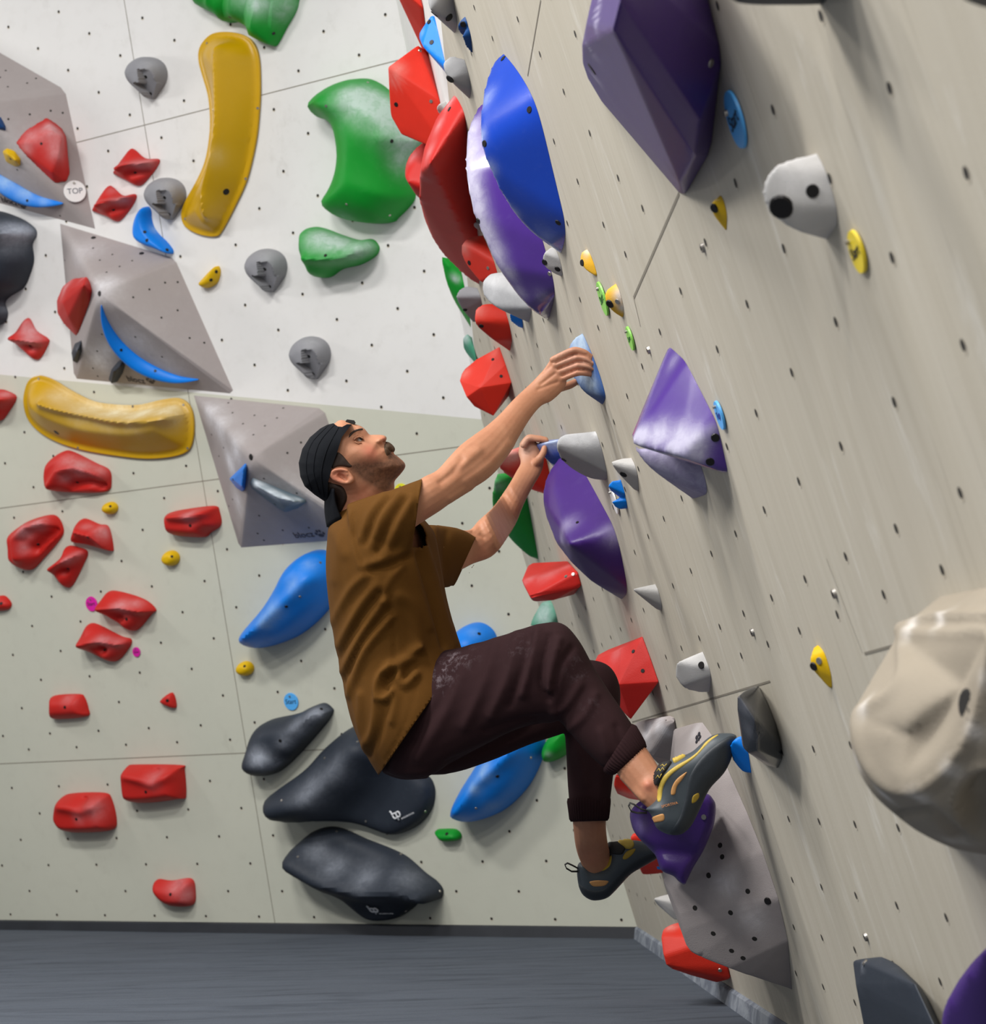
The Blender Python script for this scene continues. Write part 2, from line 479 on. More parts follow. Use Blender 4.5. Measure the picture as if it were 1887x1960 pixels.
# --- narrow white return panel between the crease of the back wall and the free edge of the right wall
A0, A1, A2 = L.at(uf, vf), L.at(ukt, topv), R.at(uEt, topR)
M_ret = plain('white_paint', (228, 226, 223), .75)
bm = bmesh.new(); nn = (A1-A0).cross(A2-A0).normalized()
if nn.dot(ray(800, 200)) > 0: nn = -nn
fr = [bm.verts.new(p) for p in (A0, A1, A2)]; bk = [bm.verts.new(p-nn*.03) for p in (A0, A1, A2)]
bm.faces.new(fr); bm.faces.new(bk[::-1])
for i in range(3): bm.faces.new((fr[i], fr[(i+1) % 3], bk[(i+1) % 3], bk[i]))
struct(bm_obj('wall_return', bm, M_ret, None, False))
class Ret(Wall):
    def __init__(s):
        s.m = nn; s.n = -nn; s.o = A0; s.v = ((A1+A2)/2-A0).normalized(); s.h = s.v.cross(s.m)
        if s.h.dot(RX) < 0: s.h = -s.h
C3 = Ret()
# --- mat floor, clipped to the walls
def fl(wall, u): return wall.at(u, floor_uv(wall, u))
mm, nt, b = nmat('mat_fabric'); tc = N(nt, 'ShaderNodeTexCoord').outputs['Object']
n1 = ntex(nt, 1.0, 5, .6, vmap(nt, tc, (.9, 5.5, 1), (0, 0, -.12)), .8); n2 = ntex(nt, 260, 3, .7, tc); n3 = ntex(nt, 1.0, 4, .6, vmap(nt, tc, (2.5, 14, 1), (0, 0, .1)), .5)
col = mixc(nt, n1, lin((62, 68, 77)), lin((84, 90, 100))); col = mixc(nt, mth(nt, 'MULTIPLY', n2, .55), col, lin((104, 110, 120)))
col = mixc(nt, mth(nt, 'MULTIPLY', ramp(nt, n3, .5, .72), .5), col, lin((46, 50, 58)))
nt.links.new(col, b.inputs['Base Color']); b.inputs['Roughness'].default_value = .9; b.inputs['Specular IOR Level'].default_value = .15
bump(nt, b, mth(nt, 'ADD', mth(nt, 'MULTIPLY', n1, 1.0), mth(nt, 'MULTIPLY', n2, .06)), .5, .05)
offL = L.m.copy(); offL.z = 0; offL.normalize(); offR = R.m.copy(); offR.z = 0; offR.normalize()
P = [fl(L, uL), CORN, fl(R, uN), fl(R, uN)+Vector((-9, 0, 0)), fl(L, uL)+Vector((-1, -8, 0))]
# wavy sheet: grid over the polygon, wrinkles as real relief
poly = [Vector((p.x, p.y)) for p in P]
v2, tris, _ = tri_fill(densify(poly, .35), .14)
def mz(q):
    w = noise.noise(Vector((q.x*.7+3, q.y*2.6-q.x*.35, .3)))*.012+noise.noise(Vector((q.x*1.7, q.y*6.0-q.x*.8, 4.1)))*.006
    dE = min(polyd(q, poly), .4)/.4
    return w*dE
struct(mesh_obj('floor', [(q.x, q.y, mz(q)) for q in v2], [tuple(t) for t in tris], mm))
# --- dark rubber edge under the back wall and worn strip under the right wall
def trim(name, wall, u0, u1, hgt, dep, mat):
    a, c = fl(wall, u0), fl(wall, u1); off = wall.m.copy(); off.z = 0; off.normalize(); upv = Vector((0, 0, 1))
    bm = bmesh.new(); pr = []
    for p in (a, c): pr.append([p+off*.002, p+off*dep, p+off*(dep-.006)+upv*hgt*.85, p+off*(dep-.014)+upv*hgt, p+off*(.002-hgt*.25)+upv*hgt])
    va = [bm.verts.new(q) for q in pr[0]]; vb = [bm.verts.new(q) for q in pr[1]]
    k = 5
    for i in range(k): bm.faces.new((va[i], va[(i+1) % k], vb[(i+1) % k], vb[i]))
    bm.faces.new(va[::-1]); bm.faces.new(vb)
    return struct(bm_obj(name, bm, mat, None, False))
mt, nt, b = nmat('black_rubber'); tc = N(nt, 'ShaderNodeTexCoord').outputs['Object']
nt.links.new(mixc(nt, ntex(nt, 6, 4, .6, tc), lin((22, 24, 29)), lin((42, 45, 52))), b.inputs['Base Color']); b.inputs['Roughness'].default_value = .6
trim('baseboard_back', L, uL, ubc-.01, .048, .035, mt)
mt2, nt, b = nmat('worn_strip'); tc = N(nt, 'ShaderNodeTexCoord').outputs['Object']
nt.links.new(mixc(nt, ramp(nt, ntex(nt, 9, 5, .7, tc, .5), .42, .6), lin((98, 104, 116)), lin((140, 146, 154))), b.inputs['Base Color']); b.inputs['Roughness'].default_value = .8
trim('baseboard_right', R, uN, uc_r-.012, .05, .03, mt2)
# ------------------------------------------------------------------ camera, light
cam = bpy.data.cameras.new('camera'); cam.sensor_fit = 'VERTICAL'; cam.sensor_height = 24; cam.sensor_width = 24*1887/1960; cam.lens = FPX/1960*24
cam.clip_start = .05; cam.clip_end = 200
co = bpy.data.objects.new('camera', cam); COL.objects.link(co)
Mx = Matrix((RX, -RY, -RZ)).transposed().to_4x4(); Mx.translation = CAM; co.matrix_world = Mx
SC.camera = co
cam.dof.use_dof = True; cam.dof.focus_distance = 4.8; cam.dof.aperture_fstop = 5.6
w = bpy.data.worlds.new('hall'); SC.world = w; w.use_nodes = True
bg = w.node_tree.nodes['Background']; bg.inputs[0].default_value = (.93, .96, 1.0, 1); bg.inputs[1].default_value = .22
def lamp(loc, tgt, sx, sy, power, col=(1, .985, .96), name='ceiling_lamp_light'):
    l = bpy.data.lights.new(name, 'AREA'); l.shape = 'RECTANGLE'; l.size = sx; l.size_y = sy; l.energy = power; l.color = col
    o = bpy.data.objects.new(name, l); o.location = loc
    o.rotation_euler = (Vector(tgt)-Vector(loc)).to_track_quat('-Z', 'Y').to_euler(); COL.objects.link(o); return o
for x, y, pw in ((-4.6, 1.5, 300), (-4.6, 5.0, 190), (-2.2, 3.0, 220), (-2.6, -1.0, 190), (-1.6, -3.6, 150)):
    lamp((x, y, 5.6), (x+.5, y+.9, 0), 1.5, .5, pw)
q = L.px(300, 330); lamp(q-L.h*3.6+L.m*2.0+Vector((0, 0, 1.0)), q+L.h*.5, .9, .5, 40)
vs = SC.view_settings; vs.view_transform = 'Standard'; vs.look = 'None'; vs.exposure = 0.0; vs.gamma = 1.0; vs.use_curve_mapping = False
SC.display_settings.display_device = 'sRGB'
# ------------------------------------------------------------------ hold materials
RED = hmat('red', (190, 36, 30), .5, (206, 150, 152)); ORED = hmat('orange_red', (206, 46, 30), .5, (212, 150, 140))
GRN = hmat('green', (8, 142, 40), .5, (186, 205, 196)); BLU = hmat('blue', (12, 124, 226), .38, (170, 200, 228)); DBLU = hmat('deep_blue', (6, 62, 180), .25, (168, 184, 214), .5, .1, .1, .35)
NAVY = hmat('navy', (24, 70, 128), .5); PUR = hmat('purple', (64, 34, 112), .4, (178, 172, 196), .4, .2, .14); PURG = hmat('gloss_purple', (74, 40, 134), .2, (182, 178, 200), .5, .05, .12, .5)
GRY = hmat('grey', (150, 150, 152), .6, (206, 206, 208)); LGR = hmat('pale_grey', (186, 184, 182), .6, (222, 220, 220)); DGR = hmat('dark_grey', (136, 136, 141), .6, (180, 180, 184))
SLT = hmat('slate', (44, 50, 60), .55, (176, 182, 194)); BLK = hmat('black_gloss', (40, 43, 50), .22, (130, 132, 140), .5, .1)
YEL = hmat('yellow', (216, 174, 8), .42, (240, 226, 180)); YCH = hmat('yellow_chalked', (226, 172, 40), .6, (214, 206, 200)); VOL = hmat('volume_grey', (158, 149, 147), .75, (222, 220, 224), .2, .35, .06)
PGR = hmat('chalky_green', (66, 140, 112), .6, (190, 206, 204)); BGE = hmat('beige', (152, 142, 127), .75, (214, 208, 202), .2, .3, .1); VOLY = hmat('fibreglass_yellow', (196, 152, 2), .36, (236, 224, 190), .4, .05, .05)
WHT = plain('white_plastic', (232, 232, 230), .5); INK = plain('black_ink', (24, 26, 38), .6); LOGO = plain('printed_grey', (66, 60, 64), .7); LOGOW = plain('printed_white', (226, 228, 232), .6)
HOLD = 'climbing hold'
def fin(o, label, cat=HOLD, group=None, bl=(), ch=(), top=0.0, base=0.0, br=.0085, screws=()):
    if not o.data.attributes.get('chalk'): chalk(o, ch, top, base)
    b = bvh_of(o)
    if bl: bolts(o, bl, br, b=b)
    if screws: bolts(o, screws, .0065, STEEL, 'screw', .003, b)
    return tag(o, label, cat, group)
def HL(w, pts): return [w.px(*p) for p in pts]
# ---- ridge volumes (yellow fibreglass bananas)
def banana(out, ridge, H, flange, label, screws, hole, ch):
    rid = [Vector(L.uv(p.x, p.y, H*.9)[:2]) for p in catmull(ridge, 5, False)]
    def hf(x, y, d, hh):
        q = Vector(L.uv(x, y, hh*.7)[:2]); dr = polyd(q, rid, False); e = max(d-flange, 0)
        t = e/(e+dr+1e-6); return H*(t**.9)
    o = relief('climbing_volume', L, out, .02, .02, VOLY, hfn=hf, step=.010, h0=.016)
    bake(o, [('SMOOTH', dict(factor=.5, iterations=4))])
    fin(o, label, 'climbing volume', 'yellow curved volumes', ch=ch, screws=screws)
    bolts(o, [hole], .017, BOLT, 'bolt_hole', .002)
banana([(411, 64), (437, 61), (466, 66), (486, 79), (498, 108), (501, 164), (499, 213), (493, 269), (476, 342), (453, 394), (427, 443), (414, 453), (388, 450), (365, 440), (353, 427), (350, 407), (358, 384), (378, 348), (394, 312), (402, 273), (405, 230), (401, 184), (391, 148), (383, 118), (384, 95), (394, 77)],
       [(414, 92), (417, 170), (416, 240), (405, 310), (391, 370), (390, 418)], .15, .026, 'yellow curved volume standing upright on the white upper back wall',
       [(396, 83), (408, 210), (493, 207), (470, 342), (354, 419)], (433, 367), [(414, 300, 20, .15)])
banana([(74, 719), (85, 719), (108, 728), (141, 748), (184, 768), (230, 774), (269, 774), (309, 765), (342, 761), (361, 770), (371, 788), (374, 817), (370, 850), (358, 866), (328, 875), (282, 878), (230, 873), (164, 862), (115, 847), (79, 827), (56, 801), (48, 768), (53, 738), (62, 724)],
       [(74, 772), (110, 784), (164, 796), (230, 807), (296, 804), (348, 792)], .17, .028, 'yellow curved volume lying on its side with a chalky top, left of the climber',
       [(74, 725), (254, 778), (351, 775), (149, 857), (359, 858)], (108, 828), [(120, 760, 32, .45), (170, 782, 34, .7), (220, 790, 34, .9), (270, 791, 34, .95), (320, 785, 30, .75)])
# ---- plywood pyramids
def pyramid(base, top, label, ch, name='climbing_volume', bev=.02, wall=L):
    o = hulled(name, HL(wall, base)+HL(wall, top), VOL, wall, 7, None, 4)
    return fin(o, label, 'climbing volume', None, ch=ch, base=.05)
V1 = pyramid([(-160, 10), (0, 101), (116, 167), (126, 180), (182, 438), (-160, 346)], [(-58, 203, .33)], 'grey pyramid volume cut off by the left edge, with a TOP tag on it', [(20, 300, 60, .3)])
V2 = pyramid([(115, 428), (328, 493), (338, 503), (446, 747), (440, 753), (147, 725), (141, 714)], [(190, 562, .36)], 'grey pyramid volume on the white wall, above the lying yellow volume',
             [(200, 545, 30, .7), (160, 480, 40, .35), (190, 690, 30, .8), (260, 650, 40, .5), (320, 700, 40, .4), (205, 670, 20, .5)])
V3 = pyramid([(371, 757), (610, 781), (622, 790), (704, 1020), (698, 1030), (462, 1048), (456, 1040)], [(481, 876, .36)], 'grey pyramid volume on the beige wall right behind the climber\'s cap',
             [(400, 790, 26, .6), (420, 820, 26, .7), (450, 860, 28, .7), (440, 885, 24, 1), (455, 960, 26, .5), (540, 945, 40, .6), (600, 960, 40, .35)])
def dots(o, pts, r=.006, mat=None): bolts(o, pts, r, mat or M_hole, 'bolt_hole', .0012)
dots(V1, [(11, 135), (0, 148), (52, 159), (69, 150), (15, 166), (57, 219), (16, 228), (97, 212), (120, 216), (33, 325), (115, 413)])
dots(V2, [(178, 456), (178, 475), (215, 487), (253, 499), (191, 498), (229, 510), (204, 521), (124, 498), (255, 569), (286, 554), (316, 541), (340, 540), (309, 608), (340, 594), (259, 645), (363, 647), (195, 640), (186, 672), (178, 705), (187, 720), (310, 683), (227, 675), (391, 656)])
bolts(V2, [(190, 562), (179, 455), (271, 485)], .013)
dots(V3, [(437, 771), (445, 790), (487, 795), (530, 800), (465, 811), (507, 815), (485, 832), (391, 824), (405, 832), (428, 857), (419, 873), (576, 847), (550, 867), (505, 916), (568, 944), (496, 987), (541, 1015), (493, 1021), (505, 1034), (445, 956), (438, 969), (591, 1010), (542, 781)])
bolts(V3, [(480, 875)], .015)
def mark(o, kind, x0, y0, x1, y1, hpx, mat):
    """printed brand mark laid on the surface of a volume between two pixels"""
    b = bvh_of(o); p, n = hit(o, x0, y0, b); q, n2 = hit(o, x1, y1, b)
    if p is None or q is None: return
    rt_ = (q-p).normalized(); up_ = n.cross(rt_).normalized(); sc = (q-p).length/math.hypot(x1-x0, y1-y0)
    return p, q, n, rt_, up_, sc
def blocz(o, x0, y0, x1, y1, hpx, px_, py_):
    r = mark(o, '', x0, y0, x1, y1, hpx, LOGO)
    if not r: return
    p, q, n, rt_, up_, sc = r
    text_obj('brand_mark', 'blocz', (p+q)/2+n*.002, rt_, up_, hpx*sc*1.35, LOGO, o, .0006)
    c, _ = hit(o, px_, py_); k = hpx*sc
    if c is None: return
    bm = bmesh.new()
    for dx, dy, r1, r2 in ((0, -.38, .42, .3), (-.55, -.05, .17, .24), (-.2, .35, .17, .24), (.2, .35, .17, .24), (.55, -.05, .17, .24)):
        P = [c+n*.002+rt_*(dx+r1*math.cos(a))*k+up_*(dy+r2*math.sin(a))*k for a in (2*math.pi*i/14 for i in range(14))]
        bm.faces.new([bm.verts.new(v) for v in P])
    bm_obj('paw_mark', bm, LOGO, o, False)
blocz(V1, 2, 381, 33, 389, 11, 42, 391); blocz(V2, 242, 724, 278, 730, 12, 288, 727); blocz(V3, 563, 1025, 600, 1022, 13, 612, 1020)
# ---- big moulded holds on the back wall
def rel(out, H, w, mat, label, bl=(), ch=(), feats=(), hfn=None, cat=HOLD, group=None, top=.0, p=2.0, wall=L, name='climbing_hold', step=None, it=2, screws=(), base=0.0, br=.0085, h0=.004):
    o = relief(name, wall, out, H, w, mat, p, feats, hfn=hfn, step=step, h0=h0)
    if it: bake(o, [('SMOOTH', dict(factor=.4, iterations=it))])
    return fin(o, label, cat, group, bl, ch, top, base, br, screws)
rel([(380, -40), (384, 5), (392, 15), (405, 22), (425, 32), (434, 42), (447, 44), (460, 43), (478, 52), (488, 62), (489, 71), (505, 80), (526, 89), (536, 80), (552, 50), (568, 22), (573, 0), (572, -40)], .13, .09, GRN,
    'ribbed green hold at the top edge, above the upright yellow volume', [(440, 33), (524, 64)], [(490, 6, 22, .8), (545, 12, 30, .55), (470, -10, 30, .5)],
    [([(410, -20), (408, 25)], .02, 5), ([(432, -20), (432, 40)], -.025, 5), ([(455, -20), (452, 45)], .02, 6), ([(478, -20), (470, 50)], -.025, 6), ([(505, -10), (492, 66)], .02, 6), ([(525, 0), (512, 80)], -.02, 5)])
rel([(610, 203), (614, 191), (631, 174), (656, 159), (682, 151), (708, 151), (729, 160), (744, 171), (764, 189), (785, 214), (806, 257), (810, 274), (797, 292), (789, 321), (793, 353), (796, 377), (785, 396), (763, 418), (757, 424), (737, 428), (704, 427), (668, 420), (645, 407), (637, 394), (639, 375), (652, 355), (663, 328), (667, 296), (662, 260), (655, 245), (639, 233), (622, 227), (613, 214)], .24, .2, GRN,
    'large green bean-shaped hold with a chalk-white upper bend', [(750, 270)], [(670, 185, 32, .6), (700, 190, 40, .9), (735, 210, 42, .85), (765, 240, 42, .8), (790, 275, 36, .6), (770, 310, 26, .4), (660, 415, 22, .4)], [([(640, 195), (700, 185), (760, 240), (765, 320)], .04, 26)], screws=[(624, 203), (704, 158), (663, 391), (746, 412)])
rel([(592, 462), (594, 443), (603, 434), (626, 438), (655, 449), (688, 459), (711, 457), (722, 464), (727, 477), (718, 492), (691, 507), (658, 515), (639, 528), (626, 532), (612, 528), (603, 505), (593, 482)], .15, .08, GRN,
    'chalk-dusted green hold shaped like a fish, below the bean-shaped green one', [(623, 489)], [(615, 455, 30, 1), (650, 465, 28, .95), (685, 478, 26, .7), (710, 470, 16, .4)], [([(600, 494), (640, 498), (690, 492), (722, 478)], .04, 9)])
rel([(0, 404), (24, 411), (49, 422), (68, 437), (71, 451), (63, 468), (66, 497), (58, 527), (46, 551), (20, 568), (11, 580), (16, 600), (10, 617), (-10, 624), (-40, 612), (-80, 600), (-110, 540), (-90, 440), (-40, 402)], .2, .12, SLT,
    'slate black moulded hold cut off by the left edge, with chalk on top', (), [(20, 440, 34, .75), (50, 445, 22, .6), (5, 590, 12, .4)], [([(-20, 440), (30, 450), (62, 455)], .06, 18)])
rel([(483, 1210), (490, 1194), (526, 1151), (549, 1115), (568, 1079), (591, 1058), (611, 1052), (628, 1055), (646, 1069), (656, 1102), (640, 1151), (610, 1188), (572, 1217), (526, 1235), (503, 1237), (488, 1227)], .2, .11, BLU,
    'long bright blue hold leaning behind the climber\'s back', [(548, 1161)], [(520, 1170, 22, .5), (505, 1195, 18, .5), (560, 1120, 18, .35), (590, 1080, 16, .3)], [([(488, 1216), (545, 1163), (615, 1100)], .03, 12)], screws=[(613, 1077), (574, 1142)])
rel([(850, 1310), (852, 1262), (868, 1224), (890, 1199), (913, 1191), (933, 1196), (949, 1213), (952, 1240), (935, 1285), (890, 1318)], .16, .09, BLU, 'rounded blue hold peeking out between shirt and thigh', [(917, 1213)], [(905, 1210, 14, .2)])
rel([(882, 1544), (893, 1511), (918, 1469), (950, 1425), (1000, 1392), (1035, 1392), (1044, 1416), (1041, 1446), (1019, 1495), (986, 1534), (953, 1557), (913, 1568), (887, 1557)], .2, .11, BLU,
    'long bright blue hold under the climber\'s thigh', [(952, 1486)], [(925, 1475, 20, .6), (905, 1510, 16, .5), (940, 1545, 18, .3)], [([(890, 1545), (930, 1490), (1000, 1430)], .03, 12)], screws=[(911, 1547), (1016, 1450)])
rel([(480, 1453), (486, 1432), (499, 1394), (520, 1377), (572, 1365), (597, 1353), (621, 1345), (635, 1353), (639, 1363), (624, 1387), (572, 1446), (534, 1478), (503, 1482), (486, 1471)], .14, .08, SLT,
    'slate hold with chalk smears under the blue start tag', [(536, 1418), (615, 1357)], [(495, 1455, 22, .95), (520, 1462, 20, .8), (550, 1425, 18, .6), (575, 1400, 22, .6), (605, 1370, 22, .6)])
k2 = rel([(534, 1521), (542, 1506), (591, 1469), (624, 1432), (657, 1403), (683, 1387), (703, 1380), (740, 1392), (785, 1440), (815, 1478), (829, 1495), (834, 1518), (828, 1548), (805, 1577), (769, 1595), (746, 1595), (716, 1584), (683, 1574), (637, 1569), (585, 1568), (552, 1557), (537, 1541)], .07, .05, SLT,
    'large slate hold with a white mark, directly below the climber\'s hips', (), [(590, 1520, 40, .4), (640, 1480, 40, .25)], [([(560, 1535), (620, 1520), (680, 1470), (720, 1420)], .17, 40)], screws=[(539, 1532), (621, 1451), (700, 1572), (814, 1553), (684, 1420)], it=4)
k3 = rel([(562, 1643), (568, 1623), (591, 1597), (618, 1584), (644, 1582), (670, 1590), (703, 1605), (749, 1623), (782, 1640), (815, 1669), (838, 1686), (849, 1702), (846, 1718), (828, 1723), (808, 1723), (792, 1738), (766, 1755), (736, 1761), (710, 1758), (683, 1738), (657, 1715), (608, 1692), (575, 1669)], .07, .05, SLT,
    'lowest large slate hold with a white mark, just above the mat', (), [(640, 1660, 26, .35), (700, 1680, 30, .35), (780, 1680, 30, .3), (605, 1630, 22, .3)], [([(585, 1640), (640, 1672), (720, 1692), (800, 1690), (838, 1705)], .15, 26)], screws=[(644, 1591), (723, 1612), (767, 1635), (570, 1640), (777, 1744), (842, 1706)], it=4)
def bpmark(o, x0, y0, ang, k):
    """the white linked b and p with a thin line of lettering"""
    c, n = hit(o, x0, y0)
    if c is None: return
    z = (c-CAM).dot(RZ); s = k*z/FPX
    rt_ = (L.h*math.cos(ang)+L.v*math.sin(ang)); rt_ = (rt_-n*rt_.dot(n)).normalized(); up_ = n.cross(rt_).normalized()
    def pt(a, b_): return c+n*.009+rt_*a*s+up_*b_*s
    for path in ([(-1.0, 1.1), (-.85, .9), (-.8, -.2), (-.6, -.45), (-.2, -.45), (0, -.2), (0, .25), (-.2, .45), (-.6, .45), (-.8, .25)], [(0, -1.0), (0, .2), (.2, .45), (.55, .45), (.75, .25), (.75, -.2), (.55, -.45), (.2, -.45), (0, -.25)]):
        cable('brand_mark', [pt(*q) for q in path], .16*s, LOGOW, o, 6)
    text_obj('brand_lettering', 'BOULDER PLATES', pt(2.1, -.95), rt_, up_, .38*s, LOGOW, o, .0004)
bpmark(k2, 761, 1559, .35, 11); bpmark(k3, 717, 1739, 0, 11)
rel([(837, 1588), (851, 1586), (874, 1587), (884, 1598), (879, 1607), (854, 1609), (843, 1600)], .05, .03, GRN, 'small green foothold right of the two big slate holds', [(855, 1596)], (), step=.006)
rel([(1046, 1430), (1058, 1406), (1078, 1393), (1094, 1398), (1096, 1425), (1084, 1444), (1061, 1456), (1050, 1452)], .09, .05, GRN, 'green hold peeking out behind the climber\'s left knee', (), [(1050, 1445, 8, .4)])
# ---- grey domes with a cut arrow facet
def dome(cx_, cy_, w, label):
    s = w/64.0
    out = [(-4, -37), (14, -33), (27, -22), (32, -6), (30, 10), (24, 20), (16, 32), (6, 44), (-4, 36), (-14, 27), (-24, 17), (-30, 6), (-32, -8), (-26, -24), (-15, -34)]
    out = [(cx_+(x+4)*s, cy_+y*s) for x, y in out]
    def hf(x, y, d, hh):
        a, b_ = (x-cx_)/s, (y-cy_)/s
        t = (b_+12)/52
        if t > 0 and abs(a-2-b_*.12) < (12 if b_ < 13 else max(2, 25-(b_-13)*.7)): hh = .092-.07*t
        return hh
    o = relief('climbing_hold', L, out, .115, .075, DGR, 2.3, hfn=hf, step=.0055, h0=.003)
    return fin(o, label, HOLD, 'grey dome holds with an arrow-shaped facet', [(cx_-6*s, cy_+1*s), (cx_+3*s, cy_+33*s)], [(cx_, cy_-22*s, 18*s, .35)], top=.2)
dome(285, 146, 64, 'grey dome hold left of the top of the upright yellow volume')
dome(321, 377, 64, 'grey dome hold left of the foot of the upright yellow volume')
dome(513, 514, 66, 'grey dome hold left of the chalk-dusted green fish-shaped hold')
dome(597, 681, 65, 'lowest grey dome hold, above the climber\'s cap')
# ---- red holds: faceted, with a raised lip
def redl(out, H, label, bl=(), ridge=(), dent=(), ch=(), mat=None, w=.05, rw=9, dw=11, ra=.05, da=-.05):
    f = []
    if ridge: f.append((ridge, ra, rw))
    if dent: f.append((dent, da, dw))
    return rel(out, H, w, mat or RED, label, bl, ch, f, p=1.6, step=.0085, it=3)
def redf(out, rid, label, bl=(), ch=(), bev=.008, mat=None, cat=HOLD):
    o = faceted('climbing_hold', HL(L, out)+HL(L, rid), mat or RED, bev, 3)
    return fin(o, label, cat, None, bl, ch)
redl([(220, 329), (248, 289), (258, 286), (279, 303), (304, 304), (305, 314), (289, 337), (268, 356), (243, 345), (222, 334)], .05, 'upper red lipped hold right of the TOP tag', [(259, 331)], [(238, 323), (262, 314), (302, 310)], [(256, 332), (285, 327)], [(265, 316, 20, .6), (290, 311, 14, .4)], w=.05, rw=7, dw=7, da=-.02, ra=.06)
redl([(180, 400), (206, 359), (217, 358), (236, 374), (258, 371), (262, 379), (250, 401), (228, 424), (207, 415), (184, 406)], .05, 'lower red lipped hold right of the TOP tag', [(217, 401)], [(200, 394), (225, 383), (258, 376)], [(215, 402), (243, 397)], [(228, 383, 20, .6), (215, 365, 10, .3)], rw=7, dw=7, da=-.02, ra=.06)
redl([(54, 608), (71, 633), (92, 647), (94, 658), (74, 689), (49, 673), (28, 650), (30, 641)], .045, 'dusty red lipped hold left of the middle grey pyramid', [(58, 662)], [(32, 647), (60, 650), (91, 654)], [(62, 666)], [(55, 630, 18, .8), (60, 648, 20, .7)], rw=7, dw=7, da=-.02, ra=.05)
redl([(0, 745), (15, 748), (33, 760), (20, 785), (3, 805), (-25, 800), (-40, 770), (-20, 748)], .08, 'red hold cut off by the left edge beside the lying yellow volume', (), [(-30, 765), (10, 768), (30, 762)], (), [(10, 755, 14, .6)])
redl([(93, 902), (99, 881), (124, 863), (143, 865), (185, 886), (210, 899), (214, 921), (207, 940), (159, 943), (103, 938), (94, 921)], .075, 'red hold with an arched lip just under the lying yellow volume', [(148, 923)], [(108, 930), (125, 900), (157, 890), (190, 898), (210, 910)], [(140, 928), (172, 924), (198, 930)], [(130, 880, 18, .5), (155, 890, 22, .8), (190, 900, 16, .5), (125, 915, 14, .5)], rw=10, dw=10)
redl([(23, 1024), (34, 1012), (61, 995), (98, 985), (114, 992), (123, 1015), (116, 1032), (87, 1066), (60, 1091), (29, 1076), (24, 1045)], .075, 'red hold with an arched lip at far left, third row', [(73, 1042)], [(45, 1065), (42, 1030), (60, 1007), (90, 996), (112, 998)], [(70, 1050), (88, 1030), (108, 1015)], [(45, 1020, 16, .8), (70, 1002, 18, .8), (45, 1050, 12, .5)], rw=9, dw=10)
redl([(141, 1035), (148, 1011), (161, 992), (191, 1003), (209, 1008), (218, 1048), (212, 1054), (170, 1042), (144, 1038)], .07, 'blocky red hold under the small yellow knob', [(168, 1029)], [(160, 1015), (190, 1022), (210, 1040)], (), [(195, 1018, 16, .7), (165, 1008, 12, .4)])
redl([(102, 1085), (122, 1066), (130, 1045), (151, 1047), (169, 1056), (161, 1080), (134, 1125), (106, 1095)], .06, 'red wedge hold pointing down, between the arched red hold and the pink tag', [(130, 1088)], [(108, 1086), (135, 1072), (164, 1060)], [(128, 1092)], [(130, 1072, 16, .5), (150, 1058, 10, .4)], rw=8, dw=7, da=-.03)
redl([(324, 990), (329, 980), (371, 972), (413, 968), (421, 979), (424, 1005), (405, 1019), (392, 1028), (344, 1025), (329, 1016)], .085, 'rounded red block left of the grey pyramid behind the cap', [(364, 1006)], [(335, 985), (375, 984), (412, 975)], (), [(360, 984, 18, .55)])
redl([(193, 1162), (204, 1138), (217, 1130), (254, 1138), (283, 1150), (300, 1167), (291, 1176), (261, 1207), (230, 1191), (201, 1171)], .07, 'red hold with a sharp right tip next to the larger pink tag', [(242, 1185)], [(202, 1162), (245, 1158), (285, 1165)], [(232, 1182)], [(230, 1158, 20, .7), (262, 1156, 14, .5)], rw=9, dw=9, da=-.03)
redl([(159, 1228), (164, 1207), (180, 1192), (233, 1217), (252, 1223), (249, 1239), (222, 1266), (185, 1252), (164, 1239)], .065, 'red hold left of the smaller pink tag', [(201, 1244)], [(165, 1232), (200, 1222), (245, 1226)], [(200, 1243)], [(195, 1225, 18, .6), (225, 1228, 14, .4)], rw=9, dw=8, da=-.035)
redl([(-20, 1145), (0, 1140), (12, 1141), (23, 1155), (18, 1166), (0, 1169), (-20, 1165)], .04, 'small red knob cut off by the left edge', [(2, 1155)], w=.03)
redl([(101, 1343), (105, 1331), (152, 1328), (163, 1335), (170, 1356), (168, 1371), (111, 1376), (102, 1368)], .065, 'small rectangular red block at lower left', [(124, 1354)], ch=[(130, 1338, 14, .3)])
redl([(310, 1339), (326, 1326), (334, 1329), (339, 1351), (333, 1355), (314, 1347)], .035, 'tiny red foothold left of the blue start tag', [(320, 1341)], w=.022)
redl([(244, 1481), (248, 1467), (257, 1463), (347, 1464), (354, 1474), (357, 1523), (347, 1528), (295, 1535), (260, 1533), (248, 1519)], .095, 'red block with a scooped top, upper of the two big ones', [(279, 1516)], [(250, 1480), (300, 1496), (350, 1472)], [(298, 1474)], [(295, 1488, 20, .35)], rw=10, dw=14, ra=.02, da=-.04)
redl([(115, 1554), (121, 1527), (139, 1518), (201, 1517), (215, 1530), (224, 1568), (218, 1587), (173, 1592), (135, 1589), (119, 1571)], .095, 'red block with a scooped top, lower of the two big ones', [(146, 1568)], [(125, 1540), (165, 1548), (210, 1532)], [(160, 1530)], [(180, 1550, 24, .4), (150, 1565, 14, .3)], rw=10, dw=12, ra=.02, da=-.04)
